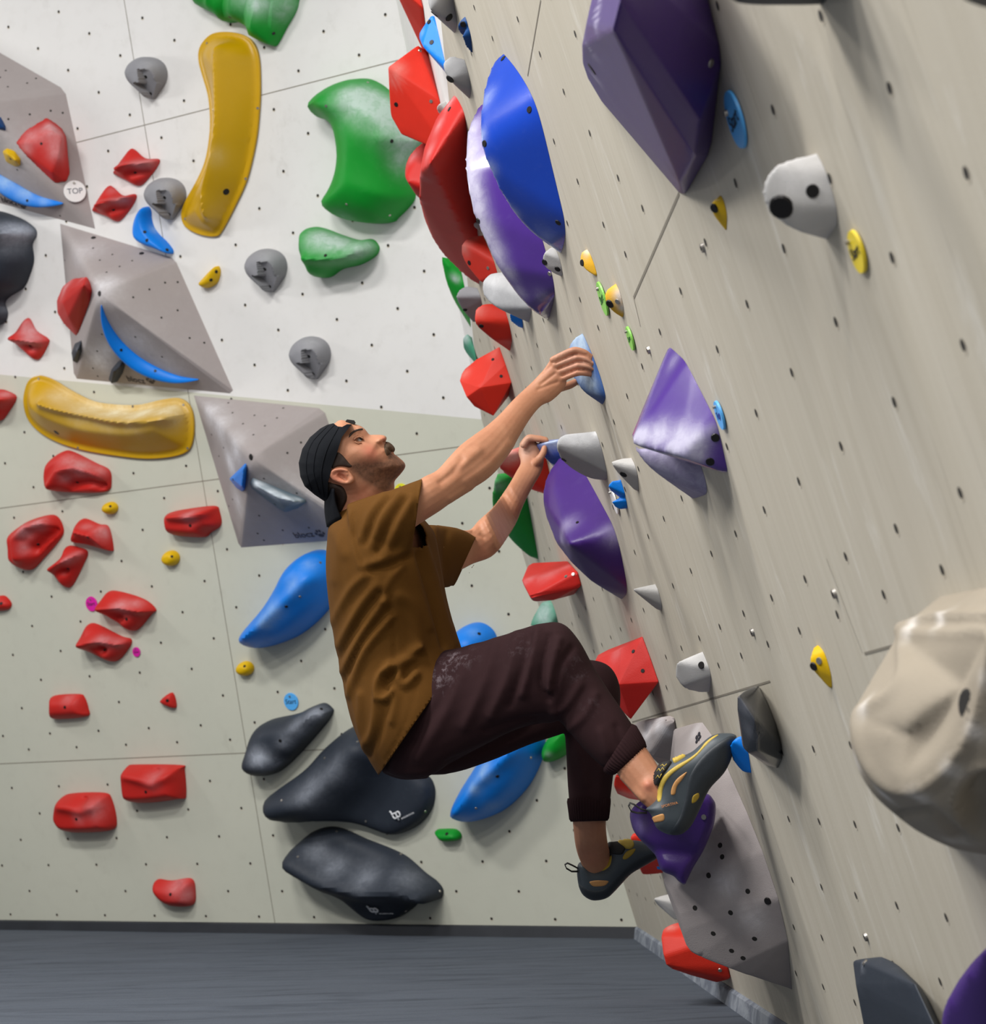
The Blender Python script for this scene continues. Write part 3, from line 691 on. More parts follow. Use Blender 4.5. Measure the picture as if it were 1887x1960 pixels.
redl([(299, 1689), (305, 1682), (329, 1685), (367, 1681), (375, 1706), (371, 1731), (340, 1734), (319, 1726), (302, 1707)], .07, 'dusty red pocket hold lowest on the back wall, above the mat', [(326, 1712)], (), [(336, 1690)], [(340, 1695, 22, .55), (360, 1715, 16, .45)], dw=13, da=-.03)
# ---- small yellow knobs, small blue and yellow crescents
def knob(x, y, rx, ry, label, bx=0, by=0, wall=L, mat=None, H=.045):
    out = [(x+rx*math.cos(a), y+ry*math.sin(a)) for a in (2*math.pi*i/10 for i in range(10))]
    return rel(out, H, .03, mat or YEL, label, [(x+bx, y+by)], (), step=.0055, wall=wall, br=.007)
knob(214, 972, 13, 12, 'small yellow knob under the red hold with the arched lip', -3, -3)
knob(330, 1068, 15, 15, 'small yellow knob below the rounded red block', -1, -3)
knob(472, 1279, 15, 14, 'small yellow knob below the long blue hold behind the climber', -4, -4)
rel([(387, 541), (398, 528), (410, 515), (419, 509), (423, 521), (417, 541), (401, 551), (391, 549)], .05, .028, YEL, 'yellow half-moon hold between two grey domes', [(404, 536), (414, 520)], (), step=.0055)
rel([(284, 395), (290, 403), (291, 418), (296, 435), (307, 450), (320, 462), (332, 478), (331, 486), (321, 484), (305, 477), (285, 470), (271, 460), (266, 445), (268, 424), (275, 405)], .07, .03, BLU,
    'small blue boomerang hold left of the foot of the upright yellow volume', [(277, 444), (281, 460), (320, 478)], [(295, 440, 10, .4)], step=.007)
# ---- round route tags
def tagdisc(wall, x, y, r, rgb, key, label, word=None, tcol=None, host=None, size=.55, rot=0.0, lift=.004, bdx=0, bdy=-.62, group=None, bold=False):
    m = plain('tag_'+key, rgb, .45)
    if host is None:
        c = wall.px(x, y, lift); nrm = wall.m; rt_ = wall.h if wall is L else -wall.h; up_ = wall.v
    else:
        c, nrm = hit(host, x, y); c = c+nrm*lift; rt_ = (wall.h-nrm*wall.h.dot(nrm)).normalized(); up_ = nrm.cross(rt_)
    q = Matrix((rt_, up_, nrm)).transposed().to_4x4(); q.translation = c
    bm = bmesh.new(); bmesh.ops.create_cone(bm, cap_ends=True, segments=40, radius1=r, radius2=r*.97, depth=.004, matrix=q)
    o = tag(bm_obj('route_tag', bm, m, None, False), label, 'route tag', group)
    for p in o.data.polygons: p.use_smooth = False
    bc = c+rt_*bdx*r+up_*(-bdy)*r
    bm_obj('bolt', disc_bm(bc+nrm*.001, nrm, r*.12, .006), STEEL, o, False)
    if word:
        a = rot; tr = rt_*math.cos(a)+up_*math.sin(a)
        text_obj('lettering', word, c+nrm*.0026, tr, nrm.cross(tr), r*size, tcol or INK, o, .0003, bold)
    return o
def rpx(wall, x, y, k): z = (wall.px(x, y)-CAM).dot(RZ); return k*z/FPX
tagdisc(L, 557, 1343, rpx(L, 557, 1343, 17), (84, 172, 240), 'blue', 'blue round Start tag on the back wall above the slate holds', 'Start', size=.78)
tagdisc(L, 175, 1156, rpx(L, 175, 1156, 14.5), (214, 24, 160), 'pink', 'larger pink round tag beside a red hold', 'Start', size=.7)
tagdisc(L, 261, 1248, rpx(L, 261, 1248, 9.5), (214, 24, 160), 'pink', 'smaller pink round tag at the tip of a red hold', 'Zone', size=.6)
tagdisc(L, 768, 941, rpx(L, 768, 941, 16), (228, 222, 40), 'lemon', 'yellow round tag half hidden under the climber\'s chin')
tagdisc(L, 143, 368, .0, (230, 230, 230), 'white', 'x') if False else None
# ---- things on the pyramids
def onvol(host, out, H, mat, label, bl=(), ch=(), feats=(), vox=.007, it=5, name='climbing_hold', top_pts=(), depth=.02, br=.007, base=0.0):
    """hold bolted to a volume: outline pixels are cast on the volume, raised by H along the local normal"""
    b = bvh_of(host); P = []; ns = Vector()
    z0 = None
    base_ = []
    for x, y in out:
        p, n = hit(host, x, y, b)
        if p is None: p = L.px(x, y, .06); n = L.m
        base_.append((p, n)); ns += n
    ns.normalize(); pts = [p-n*depth*.2 for p, n in base_]
    for x, y, k in top_pts:
        p, n = hit(host, x, y, b)
        if p is None: p = L.px(x, y, .06); n = L.m
        r = ray(x, y); q = p+ns*k; t = (q-CAM).dot(ns)/r.dot(ns); pts.append(CAM+r*t)
    o = organic(name, [pts], mat, vox, it)
    return fin(o, label, HOLD, None, bl, ch, base=base, br=br)
def strip(host, mid, wid, H, mat, label, bl=(), ch=()):
    """crescent: swept half-lens along a pixel curve lying on a volume"""
    b = bvh_of(host); C = catmull(mid, 4, False); k = len(C); rings = []
    for i, c in enumerate(C):
        p, n = hit(host, c.x, c.y, b)
        if p is None: p = L.px(c.x, c.y, .05); n = L.m
        t2 = C[min(i+1, k-1)]-C[max(i-1, 0)]; n2 = Vector((t2.y, -t2.x)).normalized()
        if n2.y > 0: n2 = -n2
        s = max(.06, math.sin(math.pi*(i+.15)/(k-.7))); z = (p-CAM).dot(RZ); w = wid*s*z/FPX
        side = (RX*n2.x+RY*n2.y); side = (side-n*side.dot(n)).normalized()
        rings.append([p-side*w*.55-n*.004, p-side*w*.5+n*H*s*.75, p-side*w*.1+n*H*s, p+side*w*.35+n*H*s*.55, p+side*w*.5+n*.004, p+side*w*.5-n*.006])
    o = tube('climbing_hold', rings, mat); bake(o, [('SUBSURF', dict(levels=1))])
    return fin(o, label, HOLD, None, bl, ch, br=.007)
strip(V2, [(194, 583), (203, 615), (225, 652), (262, 687), (305, 711), (345, 724), (381, 726)], 24, .06, BLU, 'long blue crescent on the middle grey pyramid', [(232, 670), (297, 710)], [(250, 655, 14, .4), (290, 690, 16, .5), (330, 712, 14, .5)])
strip(V1, [(-60, 300), (-10, 335), (30, 360), (75, 382), (122, 389)], 30, .07, BLU, 'long blue crescent on the grey pyramid with the TOP tag', [(52, 384)], [(10, 345, 20, .7), (50, 365, 20, .6), (85, 382, 14, .4)])
onvol(V1, [(28, 273), (45, 250), (90, 223), (100, 232), (118, 243), (128, 262), (128, 300), (135, 335), (128, 350), (105, 352), (80, 330), (45, 296)], .1, RED, 'big chalky red hold beside the TOP tag', [(79, 275)], [(105, 250, 22, .9), (60, 260, 22, .55), (110, 290, 20, .6), (95, 240, 14, .6), (50, 285, 14, .4)],
      top_pts=[(60, 272, .07), (100, 250, .12), (118, 262, .12), (112, 300, .12), (100, 330, .08), (85, 250, .09)], vox=.008, it=4)
onvol(V1, [(2, 290), (12, 283), (28, 288), (40, 305), (39, 320), (28, 322), (10, 312)], .04, YEL, 'small yellow bean hold left of the big chalky red one', [(20, 304)], (), top_pts=[(14, 295, .04), (30, 308, .04)], vox=.005)
onvol(V1, [(-15, 222), (2, 222), (11, 238), (13, 251), (-12, 248)], .04, NAVY, 'dark blue hold cut off by the left edge on the upper grey pyramid', (), (), top_pts=[(-5, 232, .04), (6, 244, .03)], vox=.005)
tg = tagdisc(L, 143, 367, rpx(L, 143, 367, 21), (232, 231, 230), 'white', 'white round TOP tag on the corner of the upper grey pyramid', 'TOP', plain('slate_ink', (60, 66, 84)), host=V1, size=.72, lift=.012, bdy=-.75)
onvol(V2, [(107, 575), (118, 548), (138, 532), (165, 528), (172, 540), (176, 558), (172, 580), (150, 640), (145, 646), (120, 620), (108, 600)], .09, RED, 'red hold with a bright lip on the left face of the middle grey pyramid', (), [(125, 550, 22, .7), (160, 532, 12, .5)],
      top_pts=[(120, 580, .09), (135, 555, .12), (160, 545, .1), (130, 605, .08)], vox=.007, it=4)
onvol(V2, [(135, 675), (142, 655), (156, 648), (156, 675), (148, 697), (138, 693)], .05, SLT, 'dark speckled hold on the left edge of the middle grey pyramid', (), [(147, 668, 6, .3)], top_pts=[(142, 672, .05), (150, 668, .05)], vox=.005)
onvol(V2, [(206, 728), (212, 708), (225, 692), (237, 684), (241, 695), (236, 715), (225, 732), (212, 735)], .06, SLT, 'dark teardrop hold at the bottom of the middle grey pyramid', [(219, 712)], [(210, 715, 8, .9), (222, 695, 7, .7)], top_pts=[(216, 712, .06), (228, 702, .06)], vox=.005)
onvol(V3, [(436, 917), (455, 900), (469, 885), (472, 892), (470, 920), (467, 940), (462, 943), (450, 935)], .03, BLU, 'blue triangular hold on the grey pyramid behind the cap', [(446, 918)], (), top_pts=[(445, 917, .03), (467, 895, .035), (463, 932, .035)], vox=.005, it=3)
onvol(V3, [(475, 922), (482, 914), (500, 922), (545, 942), (586, 957), (588, 963), (570, 975), (545, 983), (532, 976), (500, 950), (478, 935)], .09, hmat('grey_blue', (104, 122, 134), .6, (206, 214, 222)), 'chalk-covered grey-blue hold on the grey pyramid behind the cap', [(478, 933), (526, 965)], [(490, 928, 20, 1), (520, 948, 20, .9), (550, 955, 18, .8), (575, 958, 14, .6)],
      top_pts=[(495, 932, .07), (530, 952, .1), (565, 960, .1), (545, 974, .07)], vox=.007, it=3)
# ------------------------------------------------------------------ right wall holds
def rpts(wall, near, ridge, W, frac=.5, leaf=True, base_h=.0005, dens=False):
    """near: pixels of the visible contact line on the wall; ridge: pixels of the outer silhouette (x, y[, frac]); W how far the hold reaches along the wall"""
    if dens: near = [tuple(q) for q in catmull(near, 4, False)]; ridge = [tuple(q) for q in catmull(ridge, 3, False)] if len(ridge) > 3 and all(len(q) == 2 for q in ridge) else ridge
    nuv = [wall.uv(*p) for p in near]; k = len(nuv)
    def wid(i): s = i/max(k-1, 1); return W*(.12+.88*math.sin(math.pi*s)**.7) if leaf else W
    nv = sorted((v, u, wid(i)) for i, (u, v, _) in enumerate(nuv))
    def at_v(v):
        if v <= nv[0][0]: return nv[0][1], nv[0][2]
        for a, b_ in zip(nv[:-1], nv[1:]):
            if v <= b_[0]:
                t = (v-a[0])/max(b_[0]-a[0], 1e-6); return a[1]+(b_[1]-a[1])*t, a[2]+(b_[2]-a[2])*t
        return nv[-1][1], nv[-1][2]
    P = [wall.at(u, v, base_h) for u, v, _ in nuv]+[wall.at(u+wid(i), v, base_h) for i, (u, v, _) in enumerate(nuv)]
    for r in ridge:
        x, y = r[0], r[1]; fr = r[2] if len(r) > 2 else frac
        v = sum(q[0] for q in nv)/k
        for _ in range(6):
            u, w_ = at_v(v); p = wall.pu(x, y, u+w_*fr); v = wall.uvh(p)[1]
        P.append(p)
    return P
def rh(near, ridge, W, mat, label, bl=(), ch=(), frac=.5, leaf=True, kind='org', vox=.009, it=6, bev=.012, wall=None, group=None, top=0.0, base=0.0, extra=(), cat=HOLD, name='climbing_hold', br=.0085, screws=(), blobs=()):
    wall = wall or R
    P = rpts(wall, near, ridge, W, frac, leaf, -.02 if kind == 'org' else .0005, kind == 'org')+list(extra)
    if kind == 'org':
        dg_ = max((a-b2).length for a in P for b2 in P[::5]); vox = min(vox, dg_/42); it = it if dg_ > .45 else 3
    if kind == 'hull': o = hulled(name, P, mat, wall, it+3)
    elif kind == 'org': o = organic(name, [P]+[rpts(wall, *b_, base_h=-.02) for b_ in blobs], mat, vox, it, None, wall)
    else: o = faceted(name, P, mat, bev, 3)
    return fin(o, label, cat, group, bl, ch, top, base, br, screws)
# --- high on the corner: holds on the white return panel
rh([(792, -60), (799, 0), (804, 53)], [(745, -40), (763, 0), (780, 26), (798, 49)], .2, ORED, 'orange-red wedge hold cut off by the top edge near the corner', kind='fac', wall=C3, leaf=False)
rh([(818, 97), (828, 150), (838, 201)], [(745, 135, .3), (743, 128, .5), (772, 108, .3), (800, 86, .2), (746, 190, .5), (748, 222, .5), (768, 257, .5), (773, 255, .2), (790, 205, .05), (797, 203, .05), (815, 262, .3), (835, 205, .05)], .25, ORED, 'big red box-shaped hold at the corner, above the large red sail', [(758, 200)], [(760, 130, 16, .5), (752, 150, 12, .4)], kind='fac', wall=C3, leaf=False, bev=.01, screws=[(804, 97), (825, 194)])
rh([(831, 33), (838, 70), (842, 114)], [(826, 28), (815, 42, .4), (803, 60, .4), (801, 72, .4), (808, 88, .4), (822, 101, .3), (836, 112, .2)], .2, BLU, 'blue shield-shaped hold on the white corner strip', [(821, 42), (826, 81)], [(808, 62, 10, .3)], wall=C3, vox=.007)
rh([(848, 255), (856, 300), (866, 385)], [(817, 264), (785, 294), (774, 330), (779, 347), (799, 378)], .25, RED, 'red hold behind the large red sail', (), [(790, 300, 14, .5)], wall=C3)
rh([(850, 190), (855, 205), (860, 222)], [(834, 208), (840, 198), (842, 222)], .06, LGR, 'small white hold beside the tip of the large red sail', wall=C3, vox=.005, it=3)
rh([(878, 500), (883, 548), (892, 605)], [(843, 490), (850, 520), (856, 545), (868, 574), (882, 596)], .25, GRN, 'green hold at the corner under the large red sail', (), [(872, 535, 8, .7), (866, 530, 8, .4)], wall=C3)
rh([(904, 655), (907, 670), (910, 690)], [(885, 650), (889, 642), (896, 640), (886, 660), (893, 676), (902, 686)], .12, PGR, 'pale chalky green hold at the corner beside the red box', (), [(890, 648, 10, .9)], wall=C3, vox=.006)
# --- upper cluster
rh([(858, -45), (866, 10), (876, 50)], [(840, -50), (823, -25), (818, 3), (826, 22), (843, 40), (860, 50)], .22, GRY, 'grey dome hold at the top edge by the corner', [(831, 27), (860, 34)], [(840, 0, 16, .4)], br=.012)
rh([(891, 31), (897, 47), (903, 73), (905, 101)], [(884, 71, .3), (891, 88, .3), (900, 100, .3)], .1, NAVY, 'dark blue double-lobed hold near the top by the corner', [(886, 47)], (), blobs=[([(891, 31), (896, 45), (898, 68)], [(875, 52), (879, 41), (888, 32), (880, 66)], .14)], vox=.006, it=3)
rh([(891, 119), (898, 146), (904, 180)], [(846, 120), (849, 134), (861, 153), (878, 170), (895, 179), (860, 109), (872, 116)], .22, GRY, 'grey half-dome hold left of the big blue fin', [(861, 152)], [(852, 120, 10, .5)], br=.013)
rh([(866, 174), (885, 205), (893, 260), (905, 380), (915, 470), (920, 547)], [(836, 223), (813, 279), (803, 329), (801, 378), (810, 414), (829, 460), (849, 490), (873, 514), (894, 533), (868, 190, .05), (880, 214, .0), (857, 250, .02), (824, 312, .05), (812, 371, .08), (830, 440, .1)], .42, RED,
   'large dark red sail-shaped hold at the corner', [(860, 209)], [(862, 195, 18, .8), (840, 240, 20, .5), (822, 290, 20, .5), (808, 340, 18, .4), (806, 385, 14, .3)], kind='org', vox=.009, it=5)
rh([(935, 190), (990, 310), (1041, 460), (1053, 505), (1064, 545), (1058, 572), (1048, 610)], [(916, 201), (903, 225), (892, 257), (889, 300), (891, 343), (901, 386), (905, 408), (922, 445), (946, 502), (964, 527), (987, 560), (1011, 587), (1033, 604)], .4, PURG,
   'large purple fin with a chalky rim, behind the big blue fin', [(915, 423)], [(898, 250, 26, 1), (898, 290, 30, 1), (898, 330, 28, 1), (905, 370, 26, 1), (913, 405, 26, 1), (930, 445, 26, 1), (950, 485, 24, .9), (972, 522, 20, .8), (995, 558, 18, .6), (1040, 570, 22, .4)], vox=.009, it=6, screws=[(1052, 524)])
rh([(962, 93), (984, 118), (1010, 158), (1030, 204), (1050, 279), (1072, 378), (1086, 430), (1085, 453), (1079, 478)], [(944, 118), (928, 158), (920, 204), (918, 256), (925, 296), (938, 329), (961, 375), (987, 414), (1020, 447), (1053, 468)], .38, DBLU,
   'big glossy blue fin on the upper right wall', [(927, 275), (1013, 210), (963, 112), (1068, 426)], [(930, 190, 26, .4), (1000, 150, 22, .35), (922, 260, 16, .5), (940, 320, 16, .5), (985, 405, 16, .4), (1050, 455, 30, .3)], vox=.009, it=6)
rh([(925, 452), (945, 497), (955, 525), (950, 541)], [(909, 451), (894, 455), (884, 467), (882, 480), (886, 494), (894, 509), (909, 528), (920, 540)], .25, ORED, 'round red hold between the red sail and the purple fin', [(898, 503)], [(888, 475, 16, .5), (905, 455, 12, .3)], vox=.007, screws=[(934, 513)])
rh([(915, 556), (922, 575), (926, 615)], [(891, 547), (879, 553), (873, 563), (874, 573), (883, 589), (894, 604), (907, 615), (899, 553)], .14, DGR, 'dark grey knob with a neck, under the red sail', [(890, 593)], (), vox=.006)
rh([(985, 520), (1008, 560), (1021, 593), (1019, 600)], [(952, 523), (938, 523), (927, 532), (922, 543), (923, 560), (931, 573), (946, 586), (969, 597), (995, 600)], .25, GRY, 'pale grey bun-shaped hold under the purple fin', [(932, 574)], [(940, 545, 22, .5)], vox=.008, br=.01, base=.25)
rh([(967, 595), (976, 623), (981, 657), (971, 663)], [(907, 604), (909, 592), (920, 582), (935, 579), (948, 586), (909, 615), (922, 631), (941, 648), (958, 658)], .22, ORED, 'bright red bullet hold under the pale grey bun', [(921, 624)], [(915, 595, 14, .35)], vox=.007)
rh([(997, 598), (1001, 615), (1003, 632)], [(973, 600), (977, 615), (990, 625)], .1, BLU, 'small blue hold under the pale grey bun', vox=.005, it=3)
rh([(1064, 477), (1073, 497), (1079, 517), (1080, 530)], [(1038, 494), (1044, 481), (1058, 473), (1041, 504), (1051, 517), (1064, 525)], .12, LGR, 'small pale grey hold at the tip of the big blue fin', [(1042, 502), (1067, 515)], (), vox=.005)
rh([(916, 428), (919, 440), (921, 452)], [(905, 429), (909, 425), (908, 435)], .06, LGR, 'tiny white hold between the red sail and the purple fin', vox=.004, it=2)
rh([(956, 664), (968, 698), (979, 732)], [(884, 715, .3), (912, 688, .2), (880, 729, .3), (893, 760, .2), (919, 742, .0), (977, 733, .0), (944, 796, .3), (908, 778, .3), (890, 706, .6)], .25, ORED, 'red box-shaped hold left of the climber\'s reaching hand', [(943, 688), (959, 720)], [(890, 715, 12, .4), (945, 675, 12, .3)], kind='fac', leaf=False, bev=.012, br=.006)
HAND_HOLD = rh([(1115, 633), (1124, 649), (1134, 677), (1149, 706), (1160, 741), (1166, 766), (1164, 771)], [(1099, 646), (1088, 664), (1084, 690), (1090, 712), (1103, 729), (1110, 741), (1121, 753), (1139, 763), (1151, 768)], .25, hmat('worn_blue', (20, 78, 150), .55, (166, 184, 202)), 'chalk-worn blue hold gripped by the climber\'s right hand', (), [(1105, 650, 26, .95), (1110, 700, 34, .9), (1130, 735, 26, .8), (1110, 670, 20, .8)], vox=.008)
rh([(1124, 474), (1136, 492), (1146, 511), (1150, 529)], [(1114, 481), (1110, 492), (1112, 505), (1123, 518), (1138, 527)], .14, YCH, 'upper chalk-worn yellow hold beside the green tags', [(1114, 503)], [(1135, 495, 18, .95), (1125, 480, 12, .8), (1142, 515, 12, .9)], vox=.005, br=.008)
rh([(1179, 537), (1191, 559), (1198, 589), (1200, 609)], [(1166, 550), (1158, 559), (1157, 569), (1162, 584), (1174, 597), (1187, 605)], .15, YCH, 'lower chalk-worn yellow hold beside the green tags', [(1167, 582)], [(1185, 565, 16, .85), (1192, 590, 14, .9), (1180, 545, 8, .4)], vox=.005, br=.01, screws=[(1182, 577)])
# --- purple slab at the top, dark holds at the frame
P = HL(R, [(1290, -190), (1335, -90), (1357, 0), (1368, 43), (1379, 92), (1381, 120), (1378, 158), (1371, 208), (1363, 272), (1355, 300), (1330, 340), (1312, 373), (1301, 371), (1251, 311), (1152, 195), (1135, 160)])
P += HL(R, [(1187, 0, .17), (1172, 58, .18), (1159, 128, .13), (1153, 182, .035), (1200, -80, .15), (1131, 0, .12), (1122, 43, .14), (1113, 90, .12), (1114, 120, .09), (1123, 146, .06), (1150, -80, .08), (1340, 230, .05), (1330, 300, .05), (1300, 352, .04)])
o = faceted('climbing_volume', P, PUR, .012, 3)
fin(o, 'big purple faceted slab at the top centre', 'climbing volume', None, [(1133, 132)], [(1140, 40, 26, 1), (1133, 100, 24, 1), (1138, 150, 18, .9), (1148, 0, 26, .9), (1158, 200, 16, .4)], screws=[(1360, 121)], br=.012)
rh([(1610, -120), (1600, -60), (1585, -20)], [(1380, -60), (1395, -2), (1440, 9), (1500, 8), (1555, -2), (1400, -120)], .1, SLT, 'dark slate hold cut off by the top edge, right of the purple slab', vox=.012)
rh([(1990, -100), (1985, -40), (1975, 0)], [(1830, -70), (1836, -10), (1858, 8), (1890, 16), (1940, 12)], .08, SLT, 'dark hold cut off by the top right corner', vox=.014)
YK = rh([(1381, 361), (1393, 384), (1401, 407), (1405, 432), (1400, 445)], [(1361, 386), (1360, 396), (1365, 411), (1374, 421), (1389, 441)], .14, YEL, 'yellow shell-shaped hold left of the grey dome with two holes', [(1367, 399)], (), vox=.006, br=.008)
rh([(1565, 294), (1584, 331), (1599, 373), (1610, 416), (1602, 441), (1584, 453)], [(1531, 301), (1492, 312), (1466, 337), (1457, 367), (1466, 398), (1498, 428), (1538, 447)], .11, LGR, 'grey dome hold with two holes at upper right', [(1555, 366)], [(1500, 340, 40, .7), (1540, 330, 40, .5)], vox=.008, base=.15, br=.009)
bolts(bpy.data.objects[[k for k in bpy.data.objects.keys() if bpy.data.objects[k].get('label', '').startswith('grey dome hold with two')][0]], [(1495, 397)], .016)
# --- purple hooded cone
cone = rh([(1284, 655), (1305, 670), (1329, 715), (1348, 754), (1366, 787), (1375, 814), (1383, 848), (1394, 904)], [(1277, 666), (1266, 711), (1247, 762), (1219, 813), (1207, 836), (1208, 850, .4), (1300, 874, .15), (1352, 889, .1), (1390, 906, .05)], .42, PURG,
   'purple hooded cone with a chalk-grey rim, right of the gripped blue hold', [(1369, 838), (1359, 884)], [(1225, 835, 26, 1), (1260, 835, 30, 1), (1300, 838, 32, .95), (1335, 842, 26, .8), (1290, 865, 26, .9), (1330, 875, 22, .8), (1365, 822, 14, .4), (1290, 690, 20, .3), (1215, 842, 20, 1)], vox=.008, it=4)
low = organic('lower_lobe', [rpts(R, [(1330, 876), (1346, 897), (1358, 934), (1361, 956)], [(1209, 852, .6), (1230, 884, .6), (1260, 909, .5), (1316, 937, .3)], .3, .5, True, -.02)], PUR, .009, 4, cone, R)
chalk(low, [], 0, .78); low['label'] = 'chalk-grey lower lobe'
rh([(1141, 827), (1150, 851), (1158, 881), (1166, 918)], [(1124, 838), (1103, 837), (1086, 831), (1072, 834), (1065, 846), (1066, 863), (1075, 881), (1094, 897), (1127, 915), (1150, 918)], .26, GRY, 'pale grey saddle-shaped hold right of the climber\'s left hand', [(1079, 880)], [(1090, 845, 26, .5), (1120, 850, 20, .4), (1141, 830, 8, .8)], vox=.008, base=.15)
rh([(1089, 838), (1096, 868), (1101, 900)], [(1024, 851, .3), (1036, 843, .6), (1066, 844, .6), (1040, 873, .3), (1054, 887, .3), (1066, 862, .2)], .25, DBLU, 'blue wedge hold gripped by the climber\'s left hand', (), [(1045, 847, 22, .9), (1065, 847, 14, .9)], kind='fac', leaf=False, bev=.006)
rh([(1210, 879), (1220, 900), (1226, 925), (1227, 944)], [(1169, 883), (1174, 894), (1183, 906), (1198, 921), (1216, 938), (1186, 878)], .15, LGR, 'small pale grey hold above the little blue hook', [(1193, 908)], (), vox=.005, br=.01)
rh([(1189, 920), (1194, 943), (1201, 958), (1202, 975)], [(1163, 930), (1170, 921), (1167, 938)], .1, BLU, 'little blue hook-shaped hold right of the purple leaf', (), (), blobs=[([(1194, 945), (1201, 960), (1202, 975)], [(1170, 961), (1176, 970), (1186, 975)], .1)], vox=.005, it=3)
rh([(1100, 876), (1127, 918), (1143, 952), (1167, 992), (1183, 1035), (1195, 1087), (1204, 1140), (1201, 1148)], [(1069, 875), (1051, 900), (1041, 924), (1038, 952), (1044, 989), (1063, 1038), (1094, 1078), (1130, 1112), (1167, 1133), (1090, 1041, .05), (1130, 1030, .02), (1060, 935, .2)], .42, PUR,
   'purple leaf-shaped hold below the climber\'s left hand', [(1105, 1000)], [(1085, 1005, 24, .35), (1075, 1035, 18, .4), (1175, 1030, 24, .3)], vox=.008, it=7, br=.005)
rh([(1255, 1119), (1263, 1137), (1270, 1164), (1272, 1176)], [(1210, 1127), (1213, 1131), (1235, 1147), (1259, 1167), (1238, 1122)], .13, LGR, 'pale grey cone-shaped hold below the purple leaf', vox=.005, it=3)
rh([(1088, 1073), (1106, 1093), (1114, 1121)], [(1005, 1100, .3), (997, 1110, .2), (1014, 1143, .2), (1020, 1152, .4), (1060, 1149, .3), (1088, 1133, .1), (1008, 1084, .8), (1020, 1077, .8), (1050, 1088, .2)], .3, RED, 'red shelf-like hold under the tip of the purple leaf', (), [(1010, 1110, 16, .4), (1050, 1100, 24, .35), (1085, 1085, 14, .3)], kind='fac', leaf=False, bev=.014, screws=[(1083, 1103), (1097, 1099)])
rh([(1054, 1149), (1062, 1165), (1068, 1192)], [(1014, 1198), (1020, 1182), (1032, 1167), (1038, 1153), (1045, 1205)], .25, PGR, 'pale green hold behind the climber\'s raised knee', (), [(1040, 1175, 24, .8)], vox=.008)
rh([(1000, 905), (1010, 961), (1021, 1020), (1032, 1075)], [(950, 905, .3), (945, 925, .4), (938, 962, .4), (950, 1000, .4), (978, 1035, .3), (1010, 1064, .2)], .35, GRN, 'green sail-shaped hold behind the climber\'s left forearm', (), [(950, 930, 18, .4), (1020, 985, 12, .4)], vox=.010)
rh([(1040, 850), (1050, 900), (1062, 952)], [(946, 888, .4), (955, 875, .5), (975, 862, .5), (985, 855, .6), (960, 903, .3), (1010, 935, .2)], .3, ORED, 'red chalky hold behind the climber\'s left hand', (), [(965, 875, 22, .7), (985, 870, 20, .7)], vox=.010)
rh([(1230, 1218), (1245, 1259), (1261, 1305)], [(1189, 1242, .15), (1166, 1256, .3), (1139, 1264, .5), (1144, 1254, .8), (1165, 1243, .9), (1184, 1310, .1), (1258, 1305, .0), (1207, 1377, .3), (1185, 1355, .4), (1150, 1320, .4)], .32, RED, 'red box-shaped hold behind the climber\'s right shin', [(1212, 1247), (1230, 1284)], [(1180, 1250, 16, .3)], kind='fac', leaf=False, bev=.012, br=.006)
rh([(1346, 1245), (1357, 1272), (1364, 1295), (1360, 1328)], [(1329, 1256), (1301, 1265), (1293, 1274), (1292, 1292), (1299, 1305), (1312, 1319), (1337, 1325)], .2, LGR, 'pale grey stub-shaped hold above the climber\'s right foot', [(1342, 1273)], [(1320, 1275, 20, .5)], vox=.006)
o = faceted('climbing_hold', HL(R, [(1451, 1310), (1467, 1340), (1485, 1384), (1497, 1429), (1498, 1455), (1490, 1472), (1440, 1335), (1430, 1380), (1440, 1440), (1470, 1467)])+HL(R, [(1411, 1327, .075), (1447, 1314, .02), (1449, 1384, .06), (1449, 1436, .06), (1431, 1440, .075), (1421, 1430, .08), (1411, 1358, .08), (1449, 1452, .045)]), BLK, .006, 3)
fin(o, 'black glossy wedge hold in front of the climber\'s right toe', HOLD, None, (), [(1428, 1350, 24, .45), (1435, 1400, 24, .4), (1440, 1455, 12, .5)])
rh([(1424, 1412), (1436, 1447), (1441, 1467), (1444, 1487)], [(1411, 1410), (1398, 1424), (1397, 1437), (1406, 1460), (1423, 1478)], .14, BLU, 'blue teardrop foothold under the climber\'s right toe', (), (), vox=.006)
# --- grey volumes near the feet
VW = [(1345, 1383), (1365, 1410), (1393, 1471), (1430, 1555), (1460, 1630), (1490, 1720), (1508, 1800), (1516, 1894)]
P = rpts(R, VW, [(1289, 1396, .5), (1309, 1394, .3), (1334, 1383, .1), (1291, 1417, .4), (1290, 1460, .35), (1275, 1560, .35), (1262, 1640, .35), (1267, 1682, .35), (1283, 1707, .3), (1300, 1748, .3), (1308, 1781, .3), (1313, 1809, .3), (1322, 1822, .28), (1337, 1830, .25), (1396, 1853, .12), (1436, 1868, .06), (1503, 1790, .01)], .5, .3, False)
V4 = hulled('climbing_volume', P, VOL, R, 4, None, 4)
fin(V4, 'large grey volume low on the right wall under the climber\'s feet', 'climbing volume', None, (), [(1340, 1640, 30, .5), (1390, 1690, 30, .4), (1440, 1760, 30, .3), (1300, 1660, 24, .5), (1330, 1400, 20, .3)], base=.05)
dots(V4, [(1378, 1618), (1356, 1676), (1431, 1706), (1398, 1747), (1365, 1787), (1444, 1797), (1400, 1820), (1422, 1834), (1330, 1738), (1382, 1640)], .007)
bolts(V4, [(1469, 1725)], .009)
pc, pn = hit(V4, 1337, 1412)
